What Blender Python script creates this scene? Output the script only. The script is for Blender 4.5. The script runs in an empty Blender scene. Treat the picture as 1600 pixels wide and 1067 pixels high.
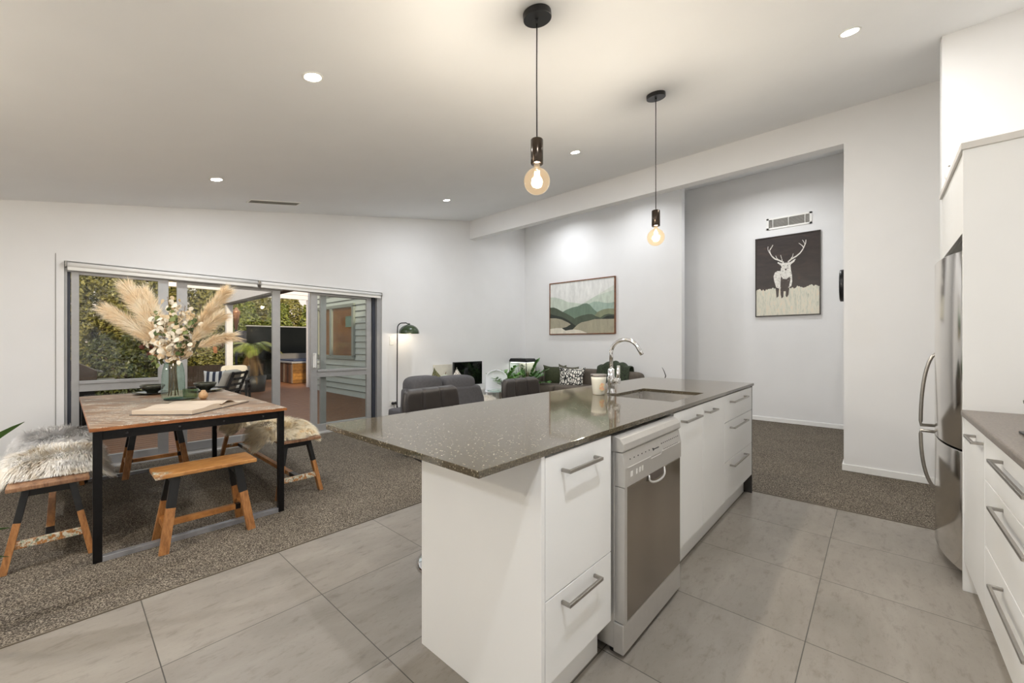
import bpy, bmesh, math, random
from mathutils import Vector, Matrix
S = bpy.context.scene
COL = S.collection
PI = math.pi
R = math.radians

# ------------------------------------------------------------------ materials
MATS = {}
def nt_new(name):
    m = bpy.data.materials.new(name); m.use_nodes = True
    nt = m.node_tree; b = nt.nodes['Principled BSDF']
    return m, nt, b
def ramp(nt, src, stops):
    r = nt.nodes.new('ShaderNodeValToRGB')
    el = r.color_ramp.elements
    while len(el) > 1: el.remove(el[-1])
    el[0].position = stops[0][0]; el[0].color = (*stops[0][1], 1)
    for p, c in stops[1:]:
        e = el.new(p); e.color = (*c, 1)
    nt.links.new(src, r.inputs[0]); return r.outputs[0]
def coords(nt, scale=(1, 1, 1), kind='Object'):
    tc = nt.nodes.new('ShaderNodeTexCoord'); mp = nt.nodes.new('ShaderNodeMapping')
    mp.inputs['Scale'].default_value = scale
    nt.links.new(tc.outputs[kind], mp.inputs[0]); return mp.outputs[0]
def noise(nt, vec, scale, detail=3, rough=.5, dist=0):
    n = nt.nodes.new('ShaderNodeTexNoise'); n.inputs['Scale'].default_value = scale
    n.inputs['Detail'].default_value = detail; n.inputs['Roughness'].default_value = rough
    n.inputs['Distortion'].default_value = dist
    nt.links.new(vec, n.inputs['Vector']); return n.outputs[0]
def bump(nt, b, h, s=.2, d=.01):
    n = nt.nodes.new('ShaderNodeBump'); n.inputs['Strength'].default_value = s; n.inputs['Distance'].default_value = d
    nt.links.new(h, n.inputs['Height']); nt.links.new(n.outputs[0], b.inputs['Normal'])
def mix(nt, fac, a, c, mode='MIX'):
    n = nt.nodes.new('ShaderNodeMix'); n.data_type = 'RGBA'; n.blend_type = mode
    if isinstance(fac, (int, float)): n.inputs[0].default_value = fac
    else: nt.links.new(fac, n.inputs[0])
    for i, x in ((6, a), (7, c)):
        if isinstance(x, tuple): n.inputs[i].default_value = (*x, 1)
        else: nt.links.new(x, n.inputs[i])
    return n.outputs[2]
def srgb(r, g, b):
    f = lambda c: (c / 255) / 12.92 if c <= 10 else (((c / 255) + .055) / 1.055) ** 2.4
    return (f(r), f(g), f(b))
def simple(name, col, rough=.5, metal=0, var=.06, scale=8, bumps=0, bscale=60, spec=.5, coat=0):
    """procedural paint / plastic / metal: base colour with a gentle noise"""
    m, nt, b = nt_new(name)
    v = coords(nt)
    n = noise(nt, v, scale, 3)
    lo = tuple(c * (1 - var) for c in col); hi = tuple(min(1, c * (1 + var)) for c in col)
    nt.links.new(ramp(nt, n, [(.3, lo), (.7, hi)]), b.inputs['Base Color'])
    b.inputs['Roughness'].default_value = rough; b.inputs['Metallic'].default_value = metal
    b.inputs['Specular IOR Level'].default_value = spec
    b.inputs['Coat Weight'].default_value = coat
    if bumps: bump(nt, b, noise(nt, v, bscale, 2), bumps, .003)
    MATS[name] = m; return m
def emissive(name, col, strength):
    m, nt, b = nt_new(name)
    b.inputs['Base Color'].default_value = (*col, 1)
    b.inputs['Emission Color'].default_value = (*col, 1); b.inputs['Emission Strength'].default_value = strength
    MATS[name] = m; return m
def glassy(name, tint=(1, 1, 1), rough=0.0, refl=1.0, ior=1.45):
    m = bpy.data.materials.new(name); m.use_nodes = True; nt = m.node_tree; nt.nodes.clear()
    o = nt.nodes.new('ShaderNodeOutputMaterial'); t = nt.nodes.new('ShaderNodeBsdfTransparent'); g = nt.nodes.new('ShaderNodeBsdfGlossy')
    t.inputs[0].default_value = (*tint, 1); g.inputs['Roughness'].default_value = rough
    g.inputs['Color'].default_value = (refl, refl, refl, 1)
    # Schlick reflectance from the facing angle, the same for both sides of a pane
    f0 = ((ior - 1) / (ior + 1)) ** 2
    lw = nt.nodes.new('ShaderNodeLayerWeight'); lw.inputs[0].default_value = .5
    pw = nt.nodes.new('ShaderNodeMath'); pw.operation = 'POWER'; nt.links.new(lw.outputs['Facing'], pw.inputs[0]); pw.inputs[1].default_value = 5
    ma = nt.nodes.new('ShaderNodeMath'); ma.operation = 'MULTIPLY_ADD'; nt.links.new(pw.outputs[0], ma.inputs[0]); ma.inputs[1].default_value = 1 - f0; ma.inputs[2].default_value = f0
    mx = nt.nodes.new('ShaderNodeMixShader'); nt.links.new(ma.outputs[0], mx.inputs[0])
    nt.links.new(t.outputs[0], mx.inputs[1]); nt.links.new(g.outputs[0], mx.inputs[2]); nt.links.new(mx.outputs[0], o.inputs[0])
    MATS[name] = m; return m

# ------------------------------------------------------------------ mesh builder
ROOTLOC = {}
class MB:
    def __init__(s): s.v = []; s.f = []; s.mi = []; s.cur = 0; s.sm = []; s.smooth = False
    def mat(s, i): s.cur = i; return s
    def add(s, vs, fs, smooth=None):
        o = len(s.v); s.v += [tuple(v) for v in vs]
        for f in fs: s.f.append([i + o for i in f]); s.mi.append(s.cur); s.sm.append(s.smooth if smooth is None else smooth)
        return s
    def box(s, a, b):
        (x0, y0, z0), (x1, y1, z1) = a, b
        if x0 > x1: x0, x1 = x1, x0
        if y0 > y1: y0, y1 = y1, y0
        if z0 > z1: z0, z1 = z1, z0
        return s.add([(x0, y0, z0), (x1, y0, z0), (x1, y1, z0), (x0, y1, z0), (x0, y0, z1), (x1, y0, z1), (x1, y1, z1), (x0, y1, z1)],
                     [(0, 3, 2, 1), (4, 5, 6, 7), (0, 1, 5, 4), (1, 2, 6, 5), (2, 3, 7, 6), (3, 0, 4, 7)])
    def prism(s, poly, axis, a, b):
        """extrude a 2D polygon along axis ('x','y','z') from a to b"""
        def P(p, t):
            return (t, p[0], p[1]) if axis == 'x' else (p[0], t, p[1]) if axis == 'y' else (p[0], p[1], t)
        n = len(poly); vs = [P(p, a) for p in poly] + [P(p, b) for p in poly]
        fs = [tuple(range(n)), tuple(range(2 * n - 1, n - 1, -1))] + [(i, i + n, (i + 1) % n + n, (i + 1) % n) for i in range(n)]
        return s.add(vs, fs)
    def bar(s, p, q, w, h=None, up=(0, 0, 1)):
        """square bar from p to q"""
        h = h or w; p = Vector(p); q = Vector(q); d = (q - p).normalized(); u = Vector(up)
        if abs(d.dot(u)) > .98: u = Vector((1, 0, 0))
        a = d.cross(u).normalized(); c = a.cross(d).normalized()
        vs = []
        for t in (p, q):
            for i, j in ((-1, -1), (1, -1), (1, 1), (-1, 1)): vs.append(t + a * i * w / 2 + c * j * h / 2)
        return s.add(vs, [(3, 2, 1, 0), (4, 5, 6, 7), (0, 1, 5, 4), (1, 2, 6, 5), (2, 3, 7, 6), (3, 0, 4, 7)])
    def tube(s, pts, r, n=10, caps=True):
        pts = [Vector(p) for p in pts]; rs = r if isinstance(r, (list, tuple)) else [r] * len(pts)
        vs = []; prev = None
        for i, p in enumerate(pts):
            d = (pts[min(i + 1, len(pts) - 1)] - pts[max(i - 1, 0)]).normalized()
            if prev is None:
                a = d.cross(Vector((0, 0, 1)));
                if a.length < .05: a = d.cross(Vector((1, 0, 0)))
            else: a = prev - d * prev.dot(d)
            a.normalize(); prev = a; c = d.cross(a)
            for k in range(n):
                t = 2 * PI * k / n; vs.append(p + (a * math.cos(t) + c * math.sin(t)) * rs[i])
        fs = []
        for i in range(len(pts) - 1):
            for k in range(n):
                k2 = (k + 1) % n; fs.append((i * n + k, i * n + k2, (i + 1) * n + k2, (i + 1) * n + k))
        s.add(vs, fs, True)
        if caps:
            o = len(s.v) - len(vs); m = len(pts)
            s.f.append([o + k for k in range(n)][::-1]); s.mi.append(s.cur); s.sm.append(False)
            s.f.append([o + (m - 1) * n + k for k in range(n)]); s.mi.append(s.cur); s.sm.append(False)
        return s
    def lathe(s, prof, c=(0, 0, 0), n=24, axis='z', closed=False):
        """prof = [(r,h)...] around axis through c"""
        c = Vector(c); vs = []
        for r, h in prof:
            for k in range(n):
                t = 2 * PI * k / n; x, y = r * math.cos(t), r * math.sin(t)
                vs.append(c + (Vector((x, y, h)) if axis == 'z' else Vector((x, h, y)) if axis == 'y' else Vector((h, x, y))))
        fs = []
        for i in range(len(prof) - 1):
            for k in range(n):
                k2 = (k + 1) % n; fs.append((i * n + k, i * n + k2, (i + 1) * n + k2, (i + 1) * n + k))
        s.add(vs, fs, True)
        if not closed:
            o = len(s.v) - len(vs); m = len(prof)
            if prof[0][0] > 1e-5: s.f.append([o + k for k in range(n)][::-1]); s.mi.append(s.cur); s.sm.append(False)
            if prof[-1][0] > 1e-5: s.f.append([o + (m - 1) * n + k for k in range(n)]); s.mi.append(s.cur); s.sm.append(False)
        return s
    def grid(s, fn, nu, nv, smooth=True):
        vs = [fn(i / nu, j / nv) for j in range(nv + 1) for i in range(nu + 1)]
        fs = [(j * (nu + 1) + i, j * (nu + 1) + i + 1, (j + 1) * (nu + 1) + i + 1, (j + 1) * (nu + 1) + i) for j in range(nv) for i in range(nu)]
        return s.add(vs, fs, smooth)
    def pad(s, c, size, e=.35, e2=None, n=20, m=12, rot=None):
        """puffy superellipsoid block (cushion)"""
        e2 = e2 or e; c = Vector(c); vs = []
        pw = lambda x, p: math.copysign(abs(x) ** p, x)
        for j in range(m + 1):
            ph = -PI / 2 + PI * j / m
            for i in range(n):
                th = 2 * PI * i / n
                v = Vector((pw(math.cos(ph), e2) * pw(math.cos(th), e) * size[0] / 2, pw(math.cos(ph), e2) * pw(math.sin(th), e) * size[1] / 2, pw(math.sin(ph), e2) * size[2] / 2))
                if rot: v = rot @ v
                vs.append(c + v)
        fs = [(j * n + i, j * n + (i + 1) % n, (j + 1) * n + (i + 1) % n, (j + 1) * n + i) for j in range(m) for i in range(n)]
        return s.add(vs, fs, True)
    def build(s, name, mats, parent=None, bevel=0, seg=2, sub=0, base=None, solid=0, weld=False):
        me = bpy.data.meshes.new(name)
        if parent is not None: org = Vector(ROOTLOC.get(parent.name, (0, 0, 0)))
        elif base is not None: org = Vector(base)
        else:
            xs = [v[0] for v in s.v]; ys = [v[1] for v in s.v]; zs = [v[2] for v in s.v]
            org = Vector(((min(xs) + max(xs)) / 2, (min(ys) + max(ys)) / 2, min(zs)))
        me.from_pydata([tuple(Vector(v) - org) for v in s.v], [], s.f)
        if not isinstance(mats, (list, tuple)): mats = [mats]
        for m in mats: me.materials.append(m)
        me.polygons.foreach_set('material_index', s.mi); me.polygons.foreach_set('use_smooth', s.sm)
        me.update()
        if weld:
            bm = bmesh.new(); bm.from_mesh(me); bmesh.ops.remove_doubles(bm, verts=bm.verts, dist=1e-5)
            bmesh.ops.recalc_face_normals(bm, faces=bm.faces); bm.to_mesh(me); bm.free()
        o = bpy.data.objects.new(name, me); COL.objects.link(o)
        if parent is not None: o.parent = parent
        else: o.location = org
        ROOTLOC[o.name] = tuple(org)
        if solid:
            md = o.modifiers.new('solid', 'SOLIDIFY'); md.thickness = solid; md.offset = 0
        if bevel:
            md = o.modifiers.new('bevel', 'BEVEL'); md.width = bevel; md.segments = seg; md.limit_method = 'ANGLE'; md.angle_limit = R(40)
        if sub:
            md = o.modifiers.new('sub', 'SUBSURF'); md.levels = sub; md.render_levels = sub
        return o
def thing(name, label, cat, loc=(0, 0, 0), group=None):
    o = bpy.data.objects.new(name, None); COL.objects.link(o); o.location = loc; o.empty_display_size = .05
    ROOTLOC[o.name] = tuple(loc)
    o['label'] = label; o['category'] = cat
    if group: o['group'] = group
    return o
def tag(o, label, cat, group=None, kind=None):
    o['label'] = label; o['category'] = cat
    if group: o['group'] = group
    if kind: o['kind'] = kind
    return o
def struct(o): o['kind'] = 'structure'; return o
def sthing(name, loc=(0, 0, 0)):
    o = bpy.data.objects.new(name, None); COL.objects.link(o); o.location = loc; ROOTLOC[o.name] = tuple(loc); o['kind'] = 'structure'; return o
def copy_tree(o, loc=None, rz=None, label=None, parent=None):
    c = o.copy(); COL.objects.link(c)
    if parent is not None: c.parent = parent
    if loc is not None: c.location = loc
    if rz is not None: c.rotation_euler = (0, 0, rz)
    if label: c['label'] = label
    for ch in list(o.children): copy_tree(ch, parent=c)
    return c
def light(name, kind, loc, power, color=(1, 1, 1), size=.1, parent=None, rot=None, spot=None, spread=None):
    l = bpy.data.lights.new(name, kind); l.energy = power; l.color = color
    if kind == 'AREA': l.shape = 'DISK'; l.size = size
    else: l.shadow_soft_size = size
    if spread: l.spread = spread
    if spot: l.spot_size = spot; l.spot_blend = .6
    o = bpy.data.objects.new(name, l); COL.objects.link(o)
    if parent is not None: o.parent = parent; o.location = Vector(loc) - Vector(ROOTLOC[parent.name])
    else: o.location = loc
    if rot: o.rotation_euler = rot
    return o

# ---- material set
wall_m = simple('wall_paint', srgb(234, 234, 234), .75, var=.012, scale=3, bumps=.03, bscale=180, spec=.25)
ceil_m = simple('ceiling_paint', srgb(237, 238, 239), .85, var=.01, scale=3, spec=.2)
trim_m = simple('white_trim_paint', srgb(241, 241, 239), .4, var=.01)
lam_m = simple('white_laminate', srgb(236, 236, 234), .32, var=.01, scale=3, spec=.4)
alu_m = simple('grey_aluminium_joinery', srgb(176, 176, 176), .42, metal=.35, var=.03, scale=20)
alud_m = simple('dark_aluminium_track', srgb(70, 74, 84), .5, metal=.3, var=.05)
black_m = simple('black_satin', srgb(22, 22, 23), .38, var=.1, spec=.5)
blackm_m = simple('black_steel', srgb(28, 27, 28), .36, metal=.6, var=.2, scale=40)
steel_m = simple('brushed_steel_handle', srgb(170, 166, 160), .3, metal=1, var=.04, scale=60)
chrome_m = simple('chrome', srgb(225, 226, 228), .06, metal=1, var=.01)
glass_m = glassy('door_glass', (.93, .95, .94), 0, .9)
leather_m = simple('brown_black_leather', srgb(36, 31, 29), .42, var=.12, scale=30, bumps=.12, bscale=220)
white_m = simple('white_plastic', srgb(238, 237, 232), .4, var=.01)
nickel_m = simple('black_nickel', srgb(70, 62, 55), .22, metal=1, var=.12, scale=12)
rubber_m = simple('dark_rubber', srgb(25, 25, 25), .8)

def m_tile():
    m, nt, b = nt_new('grey_porcelain_tile')
    tc = nt.nodes.new('ShaderNodeTexCoord'); sp = nt.nodes.new('ShaderNodeSeparateXYZ'); nt.links.new(tc.outputs['Object'], sp.inputs[0])
    def M(op, a, c=None):
        n = nt.nodes.new('ShaderNodeMath'); n.operation = op
        for i, x in enumerate((a, c)):
            if x is None: continue
            if isinstance(x, (int, float)): n.inputs[i].default_value = x
            else: nt.links.new(x, n.inputs[i])
        return n.outputs[0]
    def cell(src, off):
        t = M('DIVIDE', M('ADD', M('SUBTRACT', src, off), 60.0), .6)
        fr = M('FRACT', t); e = M('MINIMUM', fr, M('SUBTRACT', 1.0, fr)); return M('FLOOR', t), M('LESS_THAN', e, .0033)
    ix, gx = cell(sp.outputs[0], .8514); iy, gy = cell(sp.outputs[1], 2.0225)
    grout = M('MAXIMUM', gx, gy)
    # each tile shifts the stone pattern
    cb = nt.nodes.new('ShaderNodeCombineXYZ')
    nt.links.new(M('MULTIPLY', ix, 3.17), cb.inputs[0]); nt.links.new(M('MULTIPLY', iy, 5.31), cb.inputs[1]); nt.links.new(M('ADD', ix, iy), cb.inputs[2])
    va = nt.nodes.new('ShaderNodeVectorMath'); va.operation = 'ADD'; nt.links.new(tc.outputs['Object'], va.inputs[0]); nt.links.new(cb.outputs[0], va.inputs[1])
    mp = nt.nodes.new('ShaderNodeMapping'); mp.inputs['Scale'].default_value = (.6, 1.5, 1); nt.links.new(va.outputs[0], mp.inputs[0])
    n1 = noise(nt, mp.outputs[0], 3.0, 8, .62, .4); n2 = noise(nt, mp.outputs[0], 16, 8, .7, .3); n3 = noise(nt, mp.outputs[0], 70, 3, .6)
    c1 = ramp(nt, n1, [(.25, srgb(128, 122, 113)), (.5, srgb(142, 135, 126)), (.75, srgb(153, 147, 138))])
    c2 = ramp(nt, n2, [(.34, (.80, .79, .78)), (.46, (1, 1, 1)), (.62, (1, 1, 1)), (.78, (1.08, 1.08, 1.08))])
    c3 = ramp(nt, n3, [(.28, (.80, .79, .78)), (.42, (1, 1, 1))])
    cc = mix(nt, 1.0, c1, c2, 'MULTIPLY'); cc = mix(nt, .7, cc, c3, 'MULTIPLY')
    out = mix(nt, grout, cc, srgb(78, 74, 68))
    nt.links.new(out, b.inputs['Base Color'])
    nt.links.new(ramp(nt, n2, [(.3, (.5,) * 3), (.7, (.36,) * 3)]), b.inputs['Roughness'])
    bump(nt, b, n2, .06, .002); return m
tile_m = m_tile()
def m_carpet():
    m, nt, b = nt_new('speckled_carpet')
    v = coords(nt); n1 = noise(nt, v, 170, 2, .6); n2 = noise(nt, v, 420, 1, .5); n3 = noise(nt, v, 3, 2)
    vo = nt.nodes.new('ShaderNodeTexVoronoi'); vo.inputs['Scale'].default_value = 150; nt.links.new(v, vo.inputs['Vector'])
    c = ramp(nt, n1, [(.36, srgb(56, 50, 44)), (.47, srgb(104, 96, 86)), (.56, srgb(140, 131, 118)), (.68, srgb(196, 186, 168))])
    c2 = ramp(nt, vo.outputs['Distance'], [(.0, (1.15, 1.15, 1.15)), (.6, (.62, .61, .6))])
    c3 = ramp(nt, n3, [(.3, (.93,) * 3), (.7, (1.06,) * 3)])
    cc = mix(nt, .8, c, c2, 'MULTIPLY'); cc = mix(nt, 1, cc, c3, 'MULTIPLY')
    nt.links.new(cc, b.inputs['Base Color']); b.inputs['Roughness'].default_value = .95; b.inputs['Specular IOR Level'].default_value = .1
    bump(nt, b, n1, .6, .004); return m
carpet_m = m_carpet()
def m_stone():
    m, nt, b = nt_new('dark_engineered_stone')
    v = coords(nt); n1 = noise(nt, v, 160, 2, .6)
    c = ramp(nt, n1, [(.30, srgb(56, 49, 38)), (.5, srgb(82, 74, 58)), (.7, srgb(100, 91, 73))])
    vo = nt.nodes.new('ShaderNodeTexVoronoi'); vo.inputs['Scale'].default_value = 130; nt.links.new(v, vo.inputs['Vector'])
    sp = nt.nodes.new('ShaderNodeSeparateColor'); nt.links.new(vo.outputs['Color'], sp.inputs[0])
    dot = ramp(nt, vo.outputs['Distance'], [(.22, (1, 1, 1)), (.34, (0, 0, 0))]); few = ramp(nt, sp.outputs[0], [(.76, (0, 0, 0)), (.80, (1, 1, 1))])
    mk = nt.nodes.new('ShaderNodeMath'); mk.operation = 'MULTIPLY'; nt.links.new(dot, mk.inputs[0]); nt.links.new(few, mk.inputs[1])
    nt.links.new(mix(nt, mk.outputs[0], c, ramp(nt, sp.outputs[1], [(.2, srgb(128, 118, 100)), (.8, srgb(186, 176, 154))])), b.inputs['Base Color'])
    b.inputs['Roughness'].default_value = .065; b.inputs['Specular IOR Level'].default_value = .85
    return m
stone_m = m_stone()
def m_stone2():
    m, nt, b = nt_new('brown_grey_laminate_bench')
    v = coords(nt, (1, 4, 1)); n1 = noise(nt, v, 40, 4, .6)
    nt.links.new(ramp(nt, n1, [(.3, srgb(96, 86, 78)), (.7, srgb(124, 114, 104))]), b.inputs['Base Color']); b.inputs['Roughness'].default_value = .3
    return m
bench2_m = m_stone2()
def m_wood(name, cols, scale=(1, 12, 12), rough=.45, rot=0, ns=5):
    m, nt, b = nt_new(name)
    v = coords(nt, scale); n1 = noise(nt, v, ns, 6, .6, .6); n2 = noise(nt, v, ns * 6, 4, .6)
    c = ramp(nt, n1, [(.25, cols[0]), (.5, cols[1]), (.75, cols[2])]); c2 = ramp(nt, n2, [(.3, (.7, .68, .65)), (.55, (1, 1, 1))])
    nt.links.new(mix(nt, .7, c, c2, 'MULTIPLY'), b.inputs['Base Color']); b.inputs['Roughness'].default_value = rough
    bump(nt, b, n2, .15, .002); MATS[name] = m; return m
seatwood_m = m_wood('honey_reclaimed_wood', [srgb(120, 72, 34), srgb(178, 116, 58), srgb(206, 148, 84)], (2, 14, 14))
legwood_m = m_wood('orange_leg_wood', [srgb(122, 78, 44), srgb(170, 116, 66), srgb(194, 142, 88)], (14, 14, 2))
greywood_m = m_wood('weathered_brown_wood', [srgb(84, 56, 42), srgb(134, 96, 70), srgb(168, 130, 98)], (2, 14, 14))
def m_distress(name, base):
    """reclaimed boards with chipped white, green and dark paint"""
    m, nt, b = nt_new(name)
    v = coords(nt, (3, 14, 3)); v2 = coords(nt); n1 = noise(nt, v, 4, 6, .6, .6); n2 = noise(nt, v2, 26, 5, .7, 1.2); n3 = noise(nt, v2, 3.1, 2)
    c = ramp(nt, n1, [(.25, base[0]), (.5, base[1]), (.75, base[2])])
    chips = ramp(nt, n2, [(.30, srgb(44, 36, 30)), (.40, srgb(112, 140, 120)), (.52, srgb(222, 216, 198))])
    n4 = noise(nt, v2, 40, 4, .8)
    mk = nt.nodes.new('ShaderNodeMath'); mk.operation = 'MULTIPLY'; nt.links.new(ramp(nt, n3, [(.575, (0, 0, 0)), (.62, (1, 1, 1))]), mk.inputs[0]); nt.links.new(ramp(nt, n4, [(.48, (0, 0, 0)), (.52, (1, 1, 1))]), mk.inputs[1])
    nt.links.new(mix(nt, mk.outputs[0], c, chips), b.inputs['Base Color']); b.inputs['Roughness'].default_value = .42
    bump(nt, b, n2, .2, .002); return m
distress_m = m_distress('chipped_paint_wood', [srgb(128, 80, 40), srgb(176, 118, 62), srgb(200, 146, 86)])
def m_tabletop():
    m, nt, b = nt_new('reclaimed_table_boards')
    v2 = coords(nt)
    br = nt.nodes.new('ShaderNodeTexBrick'); br.inputs['Scale'].default_value = 1; br.inputs['Brick Width'].default_value = .62; br.inputs['Row Height'].default_value = .12
    br.inputs['Mortar Size'].default_value = .0015; br.inputs['Color1'].default_value = (0, 0, 0, 1); br.inputs['Color2'].default_value = (1, 1, 1, 1); br.inputs['Mortar'].default_value = (.5, .5, .5, 1); br.offset = .37
    mp = nt.nodes.new('ShaderNodeMapping'); mp.inputs['Rotation'].default_value = (0, 0, R(52)); nt.links.new(v2, mp.inputs[0]); nt.links.new(mp.outputs[0], br.inputs['Vector'])
    ad = nt.nodes.new('ShaderNodeMapping'); nt.links.new(mp.outputs[0], ad.inputs[0]); ad.inputs['Scale'].default_value = (2, 16, 2)
    n1 = noise(nt, ad.outputs[0], 3, 6, .65, .6); n2 = noise(nt, v2, 42, 5, .75, 1.0); n3 = noise(nt, v2, 4.5, 2)
    c = ramp(nt, n1, [(.2, srgb(80, 54, 38)), (.45, srgb(136, 102, 74)), (.6, srgb(164, 134, 106)), (.8, srgb(194, 172, 146))])
    tint = ramp(nt, br.outputs[0], [(0, (.82, .78, .74)), (.5, (1, .98, .95)), (1, (1.0, 1.0, 1.0))])
    c = mix(nt, .9, c, tint, 'MULTIPLY')
    mk = nt.nodes.new('ShaderNodeMath'); mk.operation = 'MULTIPLY'; nt.links.new(ramp(nt, n3, [(.47, (0, 0, 0)), (.56, (1, 1, 1))]), mk.inputs[0]); nt.links.new(ramp(nt, n2, [(.5, (0, 0, 0)), (.53, (1, 1, 1))]), mk.inputs[1])
    c = mix(nt, mk.outputs[0], c, ramp(nt, n1, [(.4, srgb(90, 84, 76)), (.6, srgb(226, 218, 202))]))
    c = mix(nt, br.outputs['Fac'], c, srgb(60, 42, 30))
    nt.links.new(c, b.inputs['Base Color']); b.inputs['Roughness'].default_value = .33; bump(nt, b, n2, .12, .002)
    return m
tabletop_m = m_tabletop()
edgewood_m = m_wood('table_edge_wood', [srgb(110, 62, 28), srgb(152, 92, 46), srgb(176, 118, 66)], (3, 3, 14))
def m_dw():
    m, nt, b = nt_new('dishwasher_stainless')
    v = coords(nt, (60, 60, 1.5)); n1 = noise(nt, v, 4, 3); v2 = coords(nt, (2, 2, 1)); n2 = noise(nt, v2, 2, 3, .5, .2)
    nt.links.new(ramp(nt, n2, [(.3, srgb(158, 150, 140)), (.7, srgb(172, 164, 154))]), b.inputs['Base Color'])
    nt.links.new(ramp(nt, n2, [(.35, (.20,) * 3), (.62, (.27,) * 3)]), b.inputs['Roughness']); b.inputs['Metallic'].default_value = 1
    b.inputs['Anisotropic'].default_value = .6
    bump(nt, b, n1, .03, .001); return m
dw_m = m_dw()
silver_m = simple('silver_plastic', srgb(196, 193, 188), .34, metal=.55, var=.02, scale=30)
sink_m = simple('satin_stainless_sink', srgb(206, 203, 198), .25, metal=.7, var=.05, scale=40)
fridge_m = simple('fridge_stainless', srgb(224, 219, 212), .13, metal=1, var=.03, scale=5)
# ================================================================== ROOM SHELL
W, J, N_, HB, PW = 5.625, 5.06, 3.94, 7.45, 6.65        # wall planes
X0, Y0 = -2.6, -1.0
cz = lambda x: 2.538 + .1886 * x
# floors
struct(MB().prism([(X0, Y0), (3.851, Y0), (3.851, 2.6225), (X0, 2.6225)], 'z', -.06, 0).build('floor', tile_m, base=(0, 0, 0)))
struct(MB().prism([(3.851, Y0), (HB, Y0), (HB, W), (X0, W), (X0, 2.6225), (3.851, 2.6225)], 'z', -.06, .004).build('floor_carpet', carpet_m, base=(0, 0, 0)))
t = MB(); t.box((X0, 2.6185, 0), (3.851, 2.6255, .0055)); t.box((3.8475, Y0, 0), (3.8545, 2.6225, .0055))
struct(t.build('trim_1', simple('bronze_edge_strip', srgb(120, 112, 98), .5, .4), base=(0, 0, 0)))
# ceiling, one sloping plane
struct(MB().prism([(X0 - .1, cz(X0 - .1)), (HB + .15, cz(HB + .15)), (HB + .15, cz(HB + .15) + .1), (X0 - .1, cz(X0 - .1) + .1)], 'y', Y0 - .1, W + .2).build('ceiling', ceil_m, base=(0, 0, 2.5)))
# left wall (sliding door wall)
struct(MB().prism([(X0, 0), (.01, 0), (.01, 2.0), (3.27, 2.0), (3.27, 0), (PW + .15, 0), (PW + .15, cz(PW + .15)), (X0, cz(X0))], 'y', W, W + .16).build('wall_left', wall_m, base=(0, W, 0)))
# painting wall, beam + return wall, nib, hall walls, kitchen wall, rear wall
struct(MB().prism([(2.335, 0), (W, 0), (W, cz(PW)), (2.335, cz(PW))], 'x', PW, PW + .13).build('wall_far', wall_m, base=(PW, 4, 0)))
struct(MB().prism([(Y0, 0), (.245, 0), (.245, 3.16), (W, 3.16), (W, cz(J)), (Y0, cz(J))], 'x', J, J + .13).build('wall_beam', wall_m, base=(J, 0, 0)))
struct(MB().box((N_, Y0, 0), (N_ + .11, -.318, cz(N_))).build('wall_nib', wall_m, base=(N_, Y0, 0)))
struct(MB().box((HB, Y0, 0), (HB + .12, W + .1, cz(HB) + .01)).build('wall_hall', wall_m, base=(HB, 0, 0)))
struct(MB().prism([(J + .13, 0), (HB, 0), (HB, cz(HB)), (J + .13, cz(J + .13))], 'y', .12, .245).build('wall_hall_side', wall_m, base=(6, .2, 0)))
struct(MB().prism([(X0, 0), (HB, 0), (HB, cz(HB)), (X0, cz(X0))], 'y', Y0 - .12, Y0).build('wall_right', wall_m, base=(0, Y0, 0)))
struct(MB().box((X0 - .12, Y0 - .1, 0), (X0, W + .1, cz(X0))).build('wall_rear', wall_m, base=(X0, 0, 0)))
def skirt(name, a, b): struct(MB().box(a, b).build(name, trim_m, bevel=.003))
skirt('baseboard_left', (3.36, W - .012, .004), (PW, W, .066))
skirt('baseboard_far', (PW - .012, 2.335, .004), (PW, W - .012, .066))
skirt('baseboard_beam', (J - .012, Y0, .004), (J, .257, .066))
skirt('baseboard_jamb', (J, .245, .004), (HB, .257, .066))
skirt('baseboard_hall', (HB - .012, .257, .004), (HB, W, .066))
skirt('baseboard_rear', (X0, Y0, 0), (X0 + .012, W, .06))

# ---- sliding door wall: head, sill, jambs, mullion and five panels
d = sthing('door_1', (1.6, 5.66, 0))
m = MB(); m.box((.01, 5.645, 1.945), (3.27, 5.785, 2.0)); m.box((.03, 5.66, 1.905), (1.88, 5.70, 1.945)); m.box((.03, 5.70, 1.92), (3.25, 5.775, 1.945)); m.build('head_frame', alu_m, d, bevel=.002)
m = MB(); m.box((.01, 5.645, 0), (.03, 5.785, 1.945)); m.box((3.2, 5.645, 0), (3.27, 5.785, 1.945)); m.build('jamb_frame', alu_m, d, bevel=.002)
m = MB(); m.box((.03, 5.67, 0.02), (.052, 5.775, 1.945)); m.box((3.15, 5.70, .02), (3.2, 5.775, 1.945)); m.build('jamb_channel', alud_m, d)
m = MB(); m.box((.01, 5.60, .0), (3.27, 5.785, .018)); m.box((.03, 5.665, .018), (3.2, 5.672, .03)); m.box((.03, 5.72, .018), (3.2, 5.727, .03)); m.build('sill', simple('light_sill', srgb(206, 204, 200), .4, .2), d)
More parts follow.
